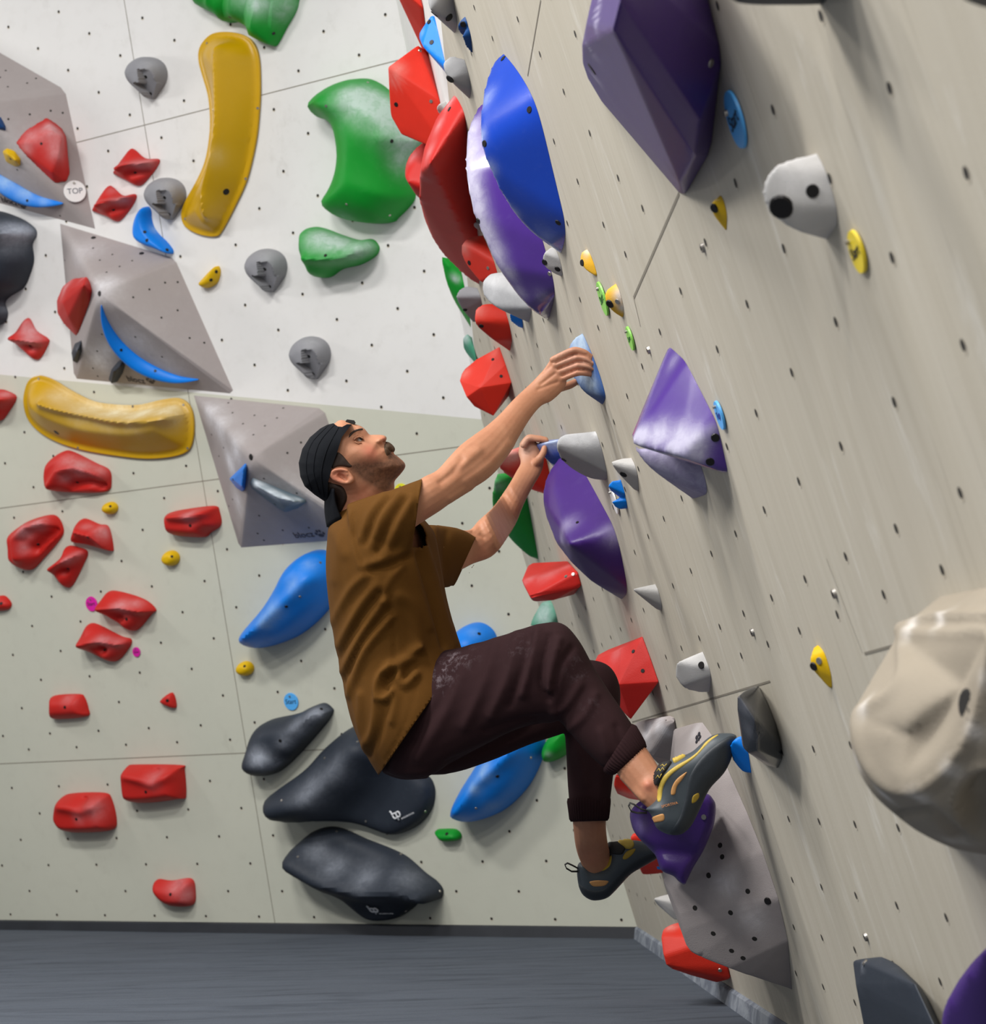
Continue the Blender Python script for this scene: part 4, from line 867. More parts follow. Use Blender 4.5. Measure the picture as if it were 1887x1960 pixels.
if pc is not None:
    zz = (pc-CAM).dot(RZ)/FPX; r_ = (RX-pn*RX.dot(pn)).normalized(); u_ = pn.cross(r_); bm = bmesh.new()
    for dx, dy, a_, b_ in ((-4, 6, 4, 6), (4, 7, 4, 6), (-6, -6, 4, 5), (1, -7, 3, 5), (6, -5, 3, 5)):
        bm.faces.new([bm.verts.new(pc+pn*.002+(r_*(dx+a_*math.cos(t))+u_*(dy+b_*math.sin(t)))*zz) for t in (2*math.pi*i/12 for i in range(12))])
    bm_obj('paw_mark', bm, INK, V4, False)
P = rpts(R, [(1291, 1368), (1296, 1400), (1302, 1460)], [(1211, 1384, .8), (1240, 1376, .6), (1275, 1400, .15), (1250, 1430, .2), (1243, 1446, .2), (1225, 1420, .4)], .5, .3, False)
o = faceted('climbing_volume', P, VOL, .012, 3)
fin(o, 'smaller grey volume with a chalky ridge behind the climber\'s right ankle', 'climbing volume', None, (), [(1240, 1395, 26, .8), (1260, 1385, 22, .7), (1275, 1400, 14, .7)])
pts = [(1208, 1550), (1208, 1577), (1219, 1600), (1242, 1624), (1255, 1639), (1263, 1662), (1272, 1670), (1289, 1677), (1299, 1687), (1310, 1693), (1316, 1683), (1327, 1660), (1344, 1632), (1357, 1603), (1367, 1575), (1370, 1545), (1365, 1530), (1350, 1518), (1300, 1512), (1240, 1525)]
v2, tris, B = tri_fill(densify([Vector(p) for p in catmull(pts, 4)], 5), 7)
vv = []
for q in v2:
    d = polyd(q, B); zf = 4.60-.035*math.sqrt(max(0, 1-(1-min(d/16, 1))**2))+.0006*(1370-q.x)*.5
    zf += .012*math.exp(-((q.y-1632-(q.x-1290)*.1)/12)**2)-.01*math.exp(-((q.x-1225)/14)**2)
    vv.append(Z(q.x, q.y, zf))
nb = len(v2); bk = [Z(b_.x, b_.y, 4.70) for b_ in B]; kd = kdtree.KDTree(nb)
for i, q in enumerate(v2): kd.insert((q.x, q.y, 0), i)
kd.balance(); ix = [kd.find((b_.x, b_.y, 0))[1] for b_ in B]; kB = len(B)
fc = [tuple(t) for t in tris]+[(ix[i], ix[(i+1) % kB], nb+(i+1) % kB, nb+i) for i in range(kB)]+[tuple(range(nb, nb+kB))]
bm = bmesh.new(); vs_ = [bm.verts.new(v) for v in vv+bk]
for f in fc:
    try: bm.faces.new([vs_[i] for i in f])
    except ValueError: pass
o = bm_obj('climbing_hold', bm, PUR); o.data.set_sharp_from_angle(angle=math.radians(60))
fin(o, 'wavy purple hold on the grey volume behind the climber\'s right heel', HOLD, None, (), [(1225, 1580, 20, .2)], screws=[(1347, 1564)])
rh([(1262, 1602), (1268, 1640), (1274, 1673)], [(1205, 1605), (1213, 1596), (1226, 1668), (1236, 1674)], .25, ORED, 'red hold behind the climber\'s left toe', vox=.008)
rh([(1268, 1646), (1271, 1656), (1274, 1668)], [(1254, 1650), (1257, 1664)], .06, BLU, 'tiny blue hold between the left toe and the grey volume', vox=.004, it=2)
rh([(1290, 1711), (1300, 1736), (1308, 1766)], [(1250, 1720), (1266, 1715), (1254, 1727), (1275, 1745), (1290, 1760)], .14, LGR, 'grey spike hold sticking out beside the large grey volume', (), [(1270, 1740, 16, .5)], vox=.006, it=3)
rh([(1222, 1482), (1228, 1505), (1234, 1532)], [(1174, 1482), (1174, 1506), (1179, 1519), (1205, 1530), (1200, 1482)], .2, ORED, 'orange-red hold with a chalky underside behind the climber\'s right ankle', (), [(1192, 1520, 14, 1), (1215, 1526, 14, 1)], kind='fac', bev=.01)
rh([(1378, 1795), (1395, 1853), (1400, 1874)], [(1268, 1778, .4), (1283, 1769, .4), (1265, 1790, .3), (1270, 1830, .2), (1275, 1851, .2), (1319, 1866, .3), (1374, 1881, .2), (1300, 1765, .4)], .35, ORED, 'lowest red hold below the large grey volume', (), [(1285, 1775, 12, .7)], kind='fac', leaf=False, bev=.012, screws=[(1378, 1857)])
rh([(1567, 1230), (1583, 1244), (1596, 1280), (1605, 1317), (1602, 1326)], [(1557, 1239), (1550, 1262), (1553, 1278), (1564, 1292), (1587, 1317)], .13, YEL, 'yellow shell-shaped hold left of the big beige pocket hold', [(1557, 1276)], (), vox=.005, br=.008, screws=[(1568, 1265)])
# --- foreground
u0 = R.uv(1985, 1400)[0]
P = [R.pu(x, y, u0+.22) for x, y in ((1887, 1087), (1849, 1101), (1812, 1129), (1785, 1156), (1757, 1175), (1725, 1198), (1690, 1290), (1656, 1335), (1633, 1354), (1623, 1381), (1624, 1427), (1642, 1482), (1670, 1524), (1707, 1556), (1748, 1588), (1794, 1613), (1840, 1631), (1887, 1636), (1960, 1630))]
P += [R.pu(x, y, u0+.03) for x, y in ((1700, 1400), (1720, 1500), (1790, 1560), (1880, 1560), (1760, 1280), (1800, 1220), (1887, 1170))]
P += HL(R, [(2010, 1120), (2060, 1300), (2080, 1450), (2050, 1600), (1960, 1110), (1950, 1645)])+[R.at(R.uv(1985, y)[0]+.5, R.uv(1985, y)[1]) for y in (1150, 1300, 1450, 1600)]
big = organic('climbing_hold', [P], BGE, .008, 4)
def carve(o, feats, front=True):
    me = o.data; nr = [v.normal.copy() for v in me.vertices]
    for v, n in zip(me.vertices, nr):
        x, y, z = proj(v.co)
        if front and n.dot(v.co-CAM) > 0: continue
        q = Vector((x, y)); d = 0
        for pl, amp, wd in feats:
            dd = polyd(q, [Vector(t) for t in pl], False) if len(pl) > 1 else (q-Vector(pl[0])).length
            if dd < 3*wd: d += amp*math.exp(-(dd/wd)**2)
        if d: v.co += n*d
    me.update()
bake(big, [('SMOOTH', dict(factor=.5, iterations=14))])
def dish(o, poly, A, soft, rim=.006):
    me = o.data; P_ = [Vector((q.x, q.y)) for q in catmull([Vector((*p, 0)) for p in poly], 5)]; nr = [v.normal.copy() for v in me.vertices]
    for v, n in zip(me.vertices, nr):
        if n.dot(v.co-CAM) > 0: continue
        x, y, _ = proj(v.co); q = Vector((x, y)); d = polyd(q, P_)
        if inside(q, P_):
            t = min(d/soft, 1); v.co -= n*A*t*t*(3-2*t)
        v.co += n*rim*math.exp(-(d/9)**2)
    me.update()
dish(big, [(1640, 1372), (1646, 1430), (1668, 1475), (1700, 1507), (1745, 1515), (1795, 1490), (1840, 1435), (1866, 1380), (1885, 1300), (1895, 1215), (1830, 1212), (1760, 1215), (1728, 1228), (1726, 1290), (1700, 1330), (1665, 1350)], .026, 95)
dish(big, [(1825, 1530), (1850, 1485), (1890, 1470), (1925, 1490), (1940, 1540), (1920, 1590), (1880, 1605), (1840, 1580)], .03, 30, .004)
carve(big, [([(1718, 1208), (1790, 1182), (1920, 1180)], .010, 9), ([(1720, 1560), (1780, 1552), (1842, 1606)], -.010, 8)])
bolts(big, [(1850, 1352)], .020, M_hole, 'bolt_hole', .001)
fin(big, 'big beige pocketed hold with chalky rims at the right edge', HOLD, None, (), [(1625, 1400, 22, 1), (1640, 1460, 20, 1), (1690, 1520, 22, 1), (1760, 1528, 22, .8), (1820, 1475, 20, .8), (1865, 1400, 20, .8), (1740, 1200, 24, 1), (1800, 1185, 24, .8), (1880, 1300, 20, .5), (1830, 1610, 26, .5), (1650, 1350, 22, .8)])
o = faceted('climbing_hold', HL(R, [(1700, 1828), (1757, 1882), (1776, 1909), (1800, 1960), (1850, 2080), (1700, 2150), (1640, 1850)])+HL(R, [(1631, 1836, .03), (1638, 1887, .05), (1652, 1960, .05), (1690, 2100, .05), (1656, 1841, .035), (1752, 1884, .03), (1790, 1965, .035)]), SLT, .01, 3)
fin(o, 'dark slate slab hold cut off by the bottom edge', HOLD, None, (), [(1650, 1850, 12, .25)], screws=[(1655, 1842)])
rh([(1990, 1790), (2030, 1950), (2030, 2110)], [(1905, 1798), (1887, 1813), (1849, 1854), (1821, 1896), (1803, 1932), (1797, 1970), (1830, 2080), (1900, 2120)], .35, PUR, 'purple hold cut off by the bottom right corner', vox=.012)
# --- tags and loose bolts on the right wall
def half(x, y, k): z = (R.px(x, y)-CAM).dot(RZ); return k*z/FPX*1.0
tagdisc(R, 1407, 229, half(1407, 229, 57), (86, 172, 238), 'blue', 'large blue Start tag on the right wall below the purple slab', 'Start', size=.75, bdx=-.55, bdy=-.45)
tagdisc(R, 1640, 482, half(1640, 482, 43), (232, 206, 36), 'lemon_yellow', 'yellow Start tag under the grey dome with two holes', 'Start', size=.75, bdx=-.4, bdy=-.6)
tagdisc(R, 1153, 572, half(1153, 572, 34), (134, 204, 84), 'green', 'larger green tag between the two chalk-worn yellow holds', 'Start', plain('dark_green_ink', (30, 90, 30)), size=.7)
tagdisc(R, 1206, 648, half(1206, 648, 24), (134, 204, 84), 'green', 'smaller green tag below the chalk-worn yellow holds', 'Zone', plain('dark_green_ink', (30, 90, 30)), size=.6)
tagdisc(R, 1377, 795, half(1377, 795, 29), (86, 172, 238), 'blue', 'smaller blue tag tucked beside the purple hooded cone', 'Top', plain('blue_ink', (30, 60, 150)), size=.75)
tagdisc(R, 1175, 958, half(1175, 958, 27), (230, 231, 230), 'white', 'white tag behind the little blue hook')
for x, y, lb in ((1347, 474, 'bolt head on the right wall left of the yellow shell hold'), (1243, 670, 'bolt head left of the purple hooded cone'), (1599, 1136, 'bolt head above the lower yellow shell hold'), (1442, 1210, 'bolt head above the black wedge hold'), (1659, 1793, 'bolt head above the dark slate slab at the bottom')):
    c = R.px(x, y); bm = disc_bm(c, R.m, .0085, .005, 16)
    o = tag(bm_obj('bolt_head', bm, STEEL, None, False), lb, 'bolt', 'loose bolts on the right wall')
    bm_obj('socket', disc_bm(c+R.m*.005, R.m, .004, .0006, 6), BOLT, o, False)
# ------------------------------------------------------------------ the climber
def bm_join(list_):
    bm = bmesh.new()
    for b_ in list_:
        bmesh.ops.recalc_face_normals(b_, faces=b_.faces)
        me = bpy.data.meshes.new('t'); b_.to_mesh(me); b_.free(); bm.from_mesh(me); bpy.data.meshes.remove(me)
    return bm
def limb(st, n=20, scale=1.0, zoff=0.0, sub=4):
    """tube through stations (x1, y1, x2, y2, depth, ratio): the two pixels are the outline on either side"""
    C = catmull([Vector((*s[:4],)) if False else Vector((s[0], s[1], s[4])) for s in st], sub, False)
    D = catmull([Vector((s[2], s[3], s[5])) for s in st], sub, False); rings = []
    for a, b_ in zip(C, D):
        z = a.z+zoff; p, q = Z(a.x, a.y, z), Z(b_.x, b_.y, z); c = (p+q)/2; A = (p-q)/2*scale
        dv = (c-CAM).normalized(); dv = (dv-A.normalized()*dv.dot(A.normalized())).normalized(); B_ = dv*A.length*b_.z
        rings.append([c+A*math.cos(t)+B_*math.sin(t) for t in (2*math.pi*i/n for i in range(n))])
    return tube(None, rings, None)
def inflate(out, z0, wfn, step=4, smooth=True, seg=4):
    P = [Vector(p) for p in (catmull(out, seg) if smooth else out)]
    v2, tris, B = tri_fill(densify(P, step), step)
    bm = bmesh.new(); F, K = [], []
    for q in v2:
        w_ = wfn(q.x, q.y, polyd(q, B)); f = bm.verts.new(Z(q.x, q.y, z0-w_)); F.append(f)
        K.append(f if w_ < 1e-4 else bm.verts.new(Z(q.x, q.y, z0+w_)))
    for t in tris:
        for S_, o_ in ((F, 1), (K, -1)):
            try: bm.faces.new([S_[i] for i in t][::o_])
            except ValueError: pass
    kd = kdtree.KDTree(len(v2))
    for i, q in enumerate(v2): kd.insert((q.x, q.y, 0), i)
    kd.balance(); ix = [kd.find((b_.x, b_.y, 0))[1] for b_ in B]
    for i in range(len(ix)):
        a, b_ = ix[i], ix[(i+1) % len(ix)]; vs_ = []
        for v in (F[a], F[b_], K[b_], K[a]):
            if v not in vs_: vs_.append(v)
        if len(vs_) >= 3:
            try: bm.faces.new(vs_)
            except ValueError: pass
    return bm
def dome_w(W, D, p=2.0): return lambda x, y, d: W*(1-(1-min(d/D, 1))**p)**(1/p)
def merge(name, bms, mat, vox, it, parent=None):
    o = bm_obj(name, bm_join(bms), mat, parent)
    return bake(o, [('REMESH', dict(mode='VOXEL', voxel_size=vox)), ('SMOOTH', dict(factor=.5, iterations=it))])
def patch(host, poly, off, mat, name, parent, step=2.5, smooth=True, b=None, edge=4.0):
    """thin piece lying on the host's surface inside a pixel outline"""
    b = b or bvh_of(host); P = [Vector(p) for p in (catmull(poly, 4) if smooth else poly)]
    v2, tris, B = tri_fill(densify(P, step), step); V = {}; top = []
    bm = bmesh.new()
    for i, q in enumerate(v2):
        loc, n = hit(host, q.x, q.y, b)
        if loc is None: continue
        d = min(polyd(q, B)/edge, 1); V[i] = bm.verts.new(loc+n*(off*(d*(2-d))-.0004*(1-d)))
    for t in tris:
        if all(i in V for i in t):
            ps = [V[i].co for i in t]
            if max((ps[0]-ps[1]).length, (ps[1]-ps[2]).length, (ps[2]-ps[0]).length) < .03: bm.faces.new([V[i] for i in t])
    o = bm_obj(name, bm, mat, parent)
    me = o.data
    s = sum(p.normal.dot(p.center-CAM)*p.area for p in me.polygons)
    if s > 0: me.flip_normals()
    return o
def attr_spots(o, name, spots, noisep=0):
    S = []; b = bvh_of(o)
    for x, y, r, a in spots:
        loc, _ = hit(o, x, y, b)
        if loc is not None: S.append((loc, r*(loc-CAM).dot(RZ)/FPX, a))
    at = o.data.attributes.new(name, 'FLOAT', 'POINT')
    at.data.foreach_set('value', [min(1, sum(a*math.exp(-((v.co-l).length/r)**2) for l, r, a in S)) for v in o.data.vertices])
# materials
m_skin, nt, b = nmat('skin'); tc = N(nt, 'ShaderNodeTexCoord').outputs['Object']
n1 = ntex(nt, 22, 4, .6, tc); n2 = ntex(nt, 130, 3, .6, tc)
col = mixc(nt, n1, lin((170, 112, 82)), lin((198, 144, 112)))
col = mixc(nt, mth(nt, 'MULTIPLY', ramp(nt, n2, .5, .8), .12), col, lin((150, 92, 66)))
rd = N(nt, 'ShaderNodeAttribute', attribute_name='ruddy').outputs['Fac']; stb = N(nt, 'ShaderNodeAttribute', attribute_name='stubble').outputs['Fac']; dust = N(nt, 'ShaderNodeAttribute', attribute_name='chalk').outputs['Fac']
col = mixc(nt, mth(nt, 'MULTIPLY', rd, .55), col, lin((204, 112, 92)))
col = mixc(nt, mth(nt, 'MULTIPLY', stb, mth(nt, 'ADD', .45, mth(nt, 'MULTIPLY', n2, .6))), col, lin((62, 44, 32)))
col = mixc(nt, mth(nt, 'MULTIPLY', dust, .55), col, lin((218, 196, 186)))
nt.links.new(col, b.inputs['Base Color']); b.inputs['Roughness'].default_value = .52; b.inputs['Specular IOR Level'].default_value = .35
b.inputs['Subsurface Weight'].default_value = .08; b.inputs['Subsurface Radius'].default_value = (.012, .005, .003); bump(nt, b, n2, .12, .003)
def cloth(name, c0, c1, weave=900, rough=.9, dustcol=None, sheen=.0):
    m, nt, b = nmat(name); tc = N(nt, 'ShaderNodeTexCoord').outputs['Object']
    col = mixc(nt, ntex(nt, 7, 4, .6, tc), lin(c0), lin(c1)); col = mixc(nt, mth(nt, 'MULTIPLY', ntex(nt, 300, 2, .6, tc), .25), col, lin(tuple(min(255, int(k*1.25)) for k in c1)))
    if dustcol:
        at = N(nt, 'ShaderNodeAttribute', attribute_name='chalk').outputs['Fac']; nn_ = ramp(nt, ntex(nt, 45, 6, .75, tc, .3), .5, .75)
        col = mixc(nt, mth(nt, 'MULTIPLY', mth(nt, 'MULTIPLY', at, nn_), .5), col, lin(dustcol))
    nt.links.new(col, b.inputs['Base Color']); b.inputs['Roughness'].default_value = rough; b.inputs['Specular IOR Level'].default_value = .15
    b.inputs['Sheen Weight'].default_value = sheen; bump(nt, b, ntex(nt, weave, 2, .5, tc), .12, .001)
    return m
m_shirt = cloth('olive_brown_cotton', (78, 49, 14), (92, 60, 20)); m_tr = cloth('dark_maroon_canvas', (38, 22, 24), (48, 29, 31), dustcol=(190, 176, 184))
m_cap = cloth('black_cap_cloth', (12, 14, 18), (19, 21, 26), sheen=0); m_hair = plain('dark_brown_hair', (50, 36, 28), .7); m_mous = plain('brown_moustache', (74, 52, 30), .75)
m_rub = plain('climbing_rubber', (66, 74, 80), .5); m_sole = plain('dark_sole_rubber', (40, 46, 52), .55); m_yel = plain('shoe_yellow', (196, 168, 70), .6); m_blk = plain('black_webbing', (26, 25, 26), .7); m_org = plain('shoe_tan', (196, 142, 84), .6); m_gold = plain('shoe_gold', (170, 140, 40), .6)
PERSON = bpy.data.objects.new('person', None); COL.objects.link(PERSON); PERSON.empty_display_size = .2
tag(PERSON, 'climber in brown T-shirt, maroon trousers and backwards black cap, hanging from two holds', 'person')
# --- right arm (near), left arm (far)
RA = [(690, 985, 700, 1085, 4.70, .75), (745, 948, 752, 1045, 4.67, .8), (790, 926, 796, 1008, 4.67, .9), (812, 912, 842, 978, 4.68, .95), (836, 900, 868, 959, 4.70, .95), (860, 874, 898, 939, 4.73, .92), (881, 852, 929, 920, 4.76, .88), (906, 833, 953, 898, 4.79, .88), (931, 815, 976, 867, 4.82, .9), (956, 793, 996, 832, 4.85, .9), (981, 766, 1016, 800, 4.88, .85), (1003, 745, 1036, 777, 4.905, .72), (1020, 729, 1055, 768, 4.915, .58), (1040, 707, 1075, 750, 4.92, .46), (1052, 690, 1083, 738, 4.92, .42), (1058, 684, 1085, 730, 4.92, .34)]
hz = {}
bh = bvh_of(HAND_HOLD)
def hold_z(x, y, dflt=4.95):
    p, n = hit(HAND_HOLD, x, y, bh)
    return dflt if p is None else (p-CAM).dot(RZ)
def finger(pts, r0, r1):
    P = catmull([Vector(p) for p in pts], 5, False); k = len(P)
    W3 = [Z(p.x, p.y, p.z) for p in P]
    rad = [(r0+(r1-r0)*i/(k-1))*(1+.10*math.exp(-((i-k*.36)/1.6)**2)+.06*math.exp(-((i-k*.68)/1.4)**2)) for i in range(k)]
    # rounded ends
    d0 = (W3[0]-W3[1]).normalized(); d1 = (W3[-1]-W3[-2]).normalized()
    W3 = [W3[0]+d0*rad[0]*.7]+W3+[W3[-1]+d1*rad[-1]*.55, W3[-1]+d1*rad[-1]*.9]; rad = [rad[0]*.6]+rad+[rad[-1]*.75, rad[-1]*.3]
    return cable(None, W3, rad, None, None, 10)
FR = []
for (m_, p_, d_, t_) in (((1057, 689), (1095, 671), (1116, 673), (1133, 684)), ((1060, 700), (1103, 684.5), (1121, 686.5), (1136, 697)), ((1068, 713), (1104, 700), (1122, 700.5), (1136, 708)), ((1075, 725), (1102, 714.5), (1118, 714), (1132, 717))):
    zt = hold_z(t_[0]-6, t_[1])-.006; zp = min(4.905, hold_z(*p_)-.012)
    FR.append(finger([(*m_, 4.912), (*p_, zp), (*d_, (zp+zt)/2-.004), (*t_, zt)], .0083, .0063))
FR.append(finger([(1040, 752, 4.935), (1062, 745, 4.955), (1088, 738, 4.97), (1104, 730, 4.985)], .0115, .0085))   # thumb, behind the hold
lh = [o_ for o_ in bpy.data.objects if o_.get('label', '').startswith('blue wedge hold gripped')][0]
pz, _ = hit(lh, 1040, 862); LZ = 5.5 if pz is None else (pz-CAM).dot(RZ)+.02
LA = [(800, 1010, 815, 1110, 5.02, .8), (850, 1008, 850, 1100, 5.10, .85), (880, 1014, 880, 1092, 5.18, .9), (900, 1013, 906, 1079, 5.24, .9), (914, 998, 940, 1066, 5.28, .92), (934, 979, 965, 1040, 5.33, .92), (956, 953, 985, 1008, LZ-.13, .92), (974, 927, 1001, 969, LZ-.09, .92), (987, 904, 1018, 935, LZ-.05, .9), (996, 886, 1035, 906, LZ-.02, .75), (992, 868, 1041, 884, LZ, .62), (994, 853, 1038, 866, LZ+.003, .58), (1000, 843, 1038, 856, LZ+.006, .6), (1006, 839, 1034, 850, LZ+.008, .6)]
FL = []
for k_, (dx, dy) in enumerate(((0, 0), (1, -2), (0, -2), (-2, 0))):
    zz_ = LZ-.026+.019*k_
    FL.append(finger([(1001+dx, 853+dy, zz_), (1011+dx, 840+dy, zz_), (1028+dx, 840.5+dy, zz_), (1046+dx-2*k_, 843+dy, zz_)], .0095, .0075))
FL.append(finger([(1018, 893, LZ-.022), (1031, 880, LZ-.034), (1039, 868, LZ-.036), (1042, 857, LZ-.032)], .0125, .0085))
# --- head, neck
HO = [(664, 806), (680, 812), (690, 815), (698, 821), (703, 827), (707, 832), (714, 832), (724, 832), (734, 833), (739.5, 836), (740, 841), (737.5, 847), (744, 849), (751, 854), (752.5, 859), (750, 862), (753.5, 865), (753.5, 869), (757.5, 871), (764, 876), (773, 884), (776, 890), (775, 896), (768, 906), (760, 915), (755, 922), (755, 935), (752, 952), (735, 985), (700, 1010), (660, 1010), (640, 990), (636, 965), (622, 955), (603, 944), (586, 928), (578, 910), (575, 890), (582, 862), (597, 840), (617, 823), (638, 812), (650, 804)]
def headw(x, y, d):
    D = 52; w_ = .076*math.sqrt(max(0, 1-(1-min(d/D, 1))**2))
    # jaw and neck are narrower than the skull
    t = max(0, min(1, ((x-660)*.62+(y-880)*.78)/70)); w_ *= 1-.22*t
    nb = (y-930)/60; w_ *= 1-.12*max(0, min(1, nb))
    g = lambda cx_, cy_, r, a: a*math.exp(-((x-cx_)**2+(y-cy_)**2)/r**2)
    w_ += g(686, 842, 8, -.011)+g(680, 826, 9, .004)+g(700, 866, 20, .006)+g(722, 856, 12, -.004)+g(668, 850, 12, -.003)+g(733, 842, 6, .004)+g(745, 880, 14, .003)
    return max(w_, 0)
ZH = 4.80
head = inflate(HO, ZH, headw, 3.2)
# ear
EO = [(630, 910), (632.5, 902), (640, 897), (652, 896), (664, 898), (675, 909), (679, 919), (674, 926), (660, 928.5), (645, 924), (634.5, 918)]
def earw(x, y, d): return .0075*min(1, d/2.2)*(1-.75*math.exp(-((x-655)**2+((y-911)*1.5)**2)/12**2)*(1 if d > 4 else .3))
ear = inflate(EO, ZH-.078, earw, 1.8)
ear2 = inflate(EO, ZH+.078, earw, 2.5)
# --- torso under the shirt, legs under the trousers, feet
TS = [(640, 985, 760, 948, 4.83, 1.3), (627, 1030, 826, 1012, 4.83, 1.62), (624, 1085, 842, 1075, 4.83, 1.62), (630, 1160, 855, 1140, 4.83, 1.5), (642, 1235, 866, 1185, 4.83, 1.4), (655, 1300, 874, 1215, 4.83, 1.35), (672, 1375, 880, 1232, 4.83, 1.35), (697, 1435, 884, 1242, 4.83, 1.35), (725, 1482, 887, 1250, 4.83, 1.32)]
torso = limb([(s[0]+12, s[1], s[2]-24, s[3], s[4], s[5]*.72) for s in TS[:-1]], 24)
RL = [(775, 1250, 740, 1480, 4.76, .75), (840, 1245, 800, 1492, 4.72, .72), (885, 1238, 862, 1462, 4.69, .75), (935, 1224, 925, 1428, 4.66, .78), (985, 1208, 985, 1398, 4.63, .8), (1030, 1194, 1040, 1385, 4.61, .8), (1075, 1192, 1060, 1385, 4.60, .8), (1108, 1225, 1060, 1372, 4.59, .82), (1135, 1273, 1078, 1388, 4.58, .85), (1163, 1318, 1105, 1420, 4.56, .9), (1190, 1357, 1138, 1455, 4.54, .92), (1211, 1388, 1158, 1470, 4.53, .95), (1228, 1418, 1173, 1477, 4.52, 1.0)]
LL = [(790, 1290, 745, 1478, 4.92, .8), (870, 1275, 850, 1482, 4.98, .75), (950, 1290, 930, 1460, 5.02, .78), (1030, 1275, 1015, 1425, 5.06, .8), (1100, 1262, 1082, 1402, 5.09, .8), (1160, 1270, 1080, 1385, 5.10, .8), (1186, 1310, 1078, 1395, 5.10, .85), (1186, 1370, 1080, 1400, 5.11, .9), (1180, 1440, 1083, 1440, 5.12, .95), (1172, 1500, 1086, 1500, 5.13, .95), (1167, 1545, 1090, 1546, 5.13, 1.0)]
RF = [(1215, 1400, 1168, 1462, 4.53, .9), (1238, 1433, 1180, 1480, 4.51, .9), (1256, 1460, 1207, 1511, 4.49, .85), (1266, 1478, 1229, 1537, 4.47, .72), (1288, 1500, 1262, 1560, 4.46, .62), (1320, 1470, 1310, 1545, 4.45, .8), (1375, 1420, 1365, 1480, 4.45, .8)]
LF = [(1165, 1540, 1092, 1540, 5.13, .95), (1160, 1572, 1096, 1573, 5.14, .95), (1162, 1605, 1101, 1618, 5.15, .85), (1167, 1628, 1111, 1650, 5.17, .72), (1172, 1640, 1134, 1690, 5.19, .6), (1205, 1630, 1190, 1680, 5.22, .8), (1245, 1625, 1240, 1650, 5.27, .8)]
body = merge('body', [limb(RA, 18), limb(LA, 18), head, ear, ear2, torso, limb(RL, 16, .82), limb(LL, 16, .82), limb(RF, 16), limb(LF, 16)]+FR+FL, m_skin, .0027, 3, PERSON)
# anatomy: tendons, elbow hollow, knuckles, nostril, mouth corner
carve(body, [([(845, 922), (868, 905), (884, 880)], -.004, 7), ([(880, 890), (915, 862)], .004, 9), ([(893, 922), (940, 888), (975, 850)], .003, 8), ([(862, 955), (900, 935)], .003, 7), ([(905, 1018), (925, 1028)], -.003, 4), ([(1035, 735), (1062, 715)], -.0025, 3), ([(1030, 745), (1066, 731)], -.002, 3), ([(1040, 712), (1054, 700)], -.002, 3),
             ([(1064, 694), (1099, 677.5), (1120, 680), (1134, 690)], -.0035, 2.0), ([(1068, 706), (1104, 692), (1121, 693.5), (1136, 702)], -.0035, 2.0), ([(1076, 719), (1104, 707), (1120, 707), (1135, 712)], -.0035, 2.0), ([(1095, 671)], .0018, 4), ([(1103, 684)], .0018, 4), ([(1104, 699)], .0018, 4), ([(1102, 714)], .0018, 4), ([(738, 856), (745, 863), (748, 862)], -.003, 1.8), ([(735, 846)], -.004, 2), ([(726, 844)], .003, 4), ([(722, 848), (730, 852)], -.002, 2), ([(676, 838), (683, 834), (692, 836)], .003, 2), ([(680, 846), (690, 849)], .0015, 2), ([(668, 836), (674, 829), (686, 824)], .002, 3), ([(650, 909), (657, 914), (662, 918)], -.007, 3.2), ([(640, 908), (646, 904), (656, 904)], -.0025, 1.8), ([(632, 912), (633, 904), (641, 899), (653, 898), (664, 901)], .0015, 2), ([(672, 918)], .002, 4), ([(664, 908)], .002, 2.5), ([(742, 869), (750, 868)], -.0025, 2), ([(748, 864), (752, 865)], .0015, 1.8), ([(1240, 1502)], .006, 9), ([(1190, 1490), (1230, 1530)], .003, 5)])
attr_spots(body, 'stubble', [(770, 893, 16, 1.0), (757, 905, 18, 1.0), (740, 915, 20, 1.0), (720, 913, 20, .85), (703, 905, 18, .75), (688, 897, 15, .7), (748, 873, 10, .9), (757, 881, 16, .9), (735, 895, 20, .7), (735, 930, 16, .7), (712, 895, 20, .55), (744, 851, 7, .7), (676, 893, 10, .6), (748, 866, 5, .5)])
attr_spots(body, 'ruddy', [(708, 862, 16, .9), (735, 840, 8, .9), (645, 912, 18, .9), (820, 985, 20, .4), (925, 1060, 24, .5), (1242, 1503, 14, .9), (690, 960, 30, .5), (1130, 1640, 20, .4), (715, 880, 18, .4), (1100, 700, 30, .3)])
attr_spots(body, 'chalk', [(1085, 690, 26, .35), (1010, 855, 22, .6), (1120, 695, 16, .3)])
hb = bvh_of(body)
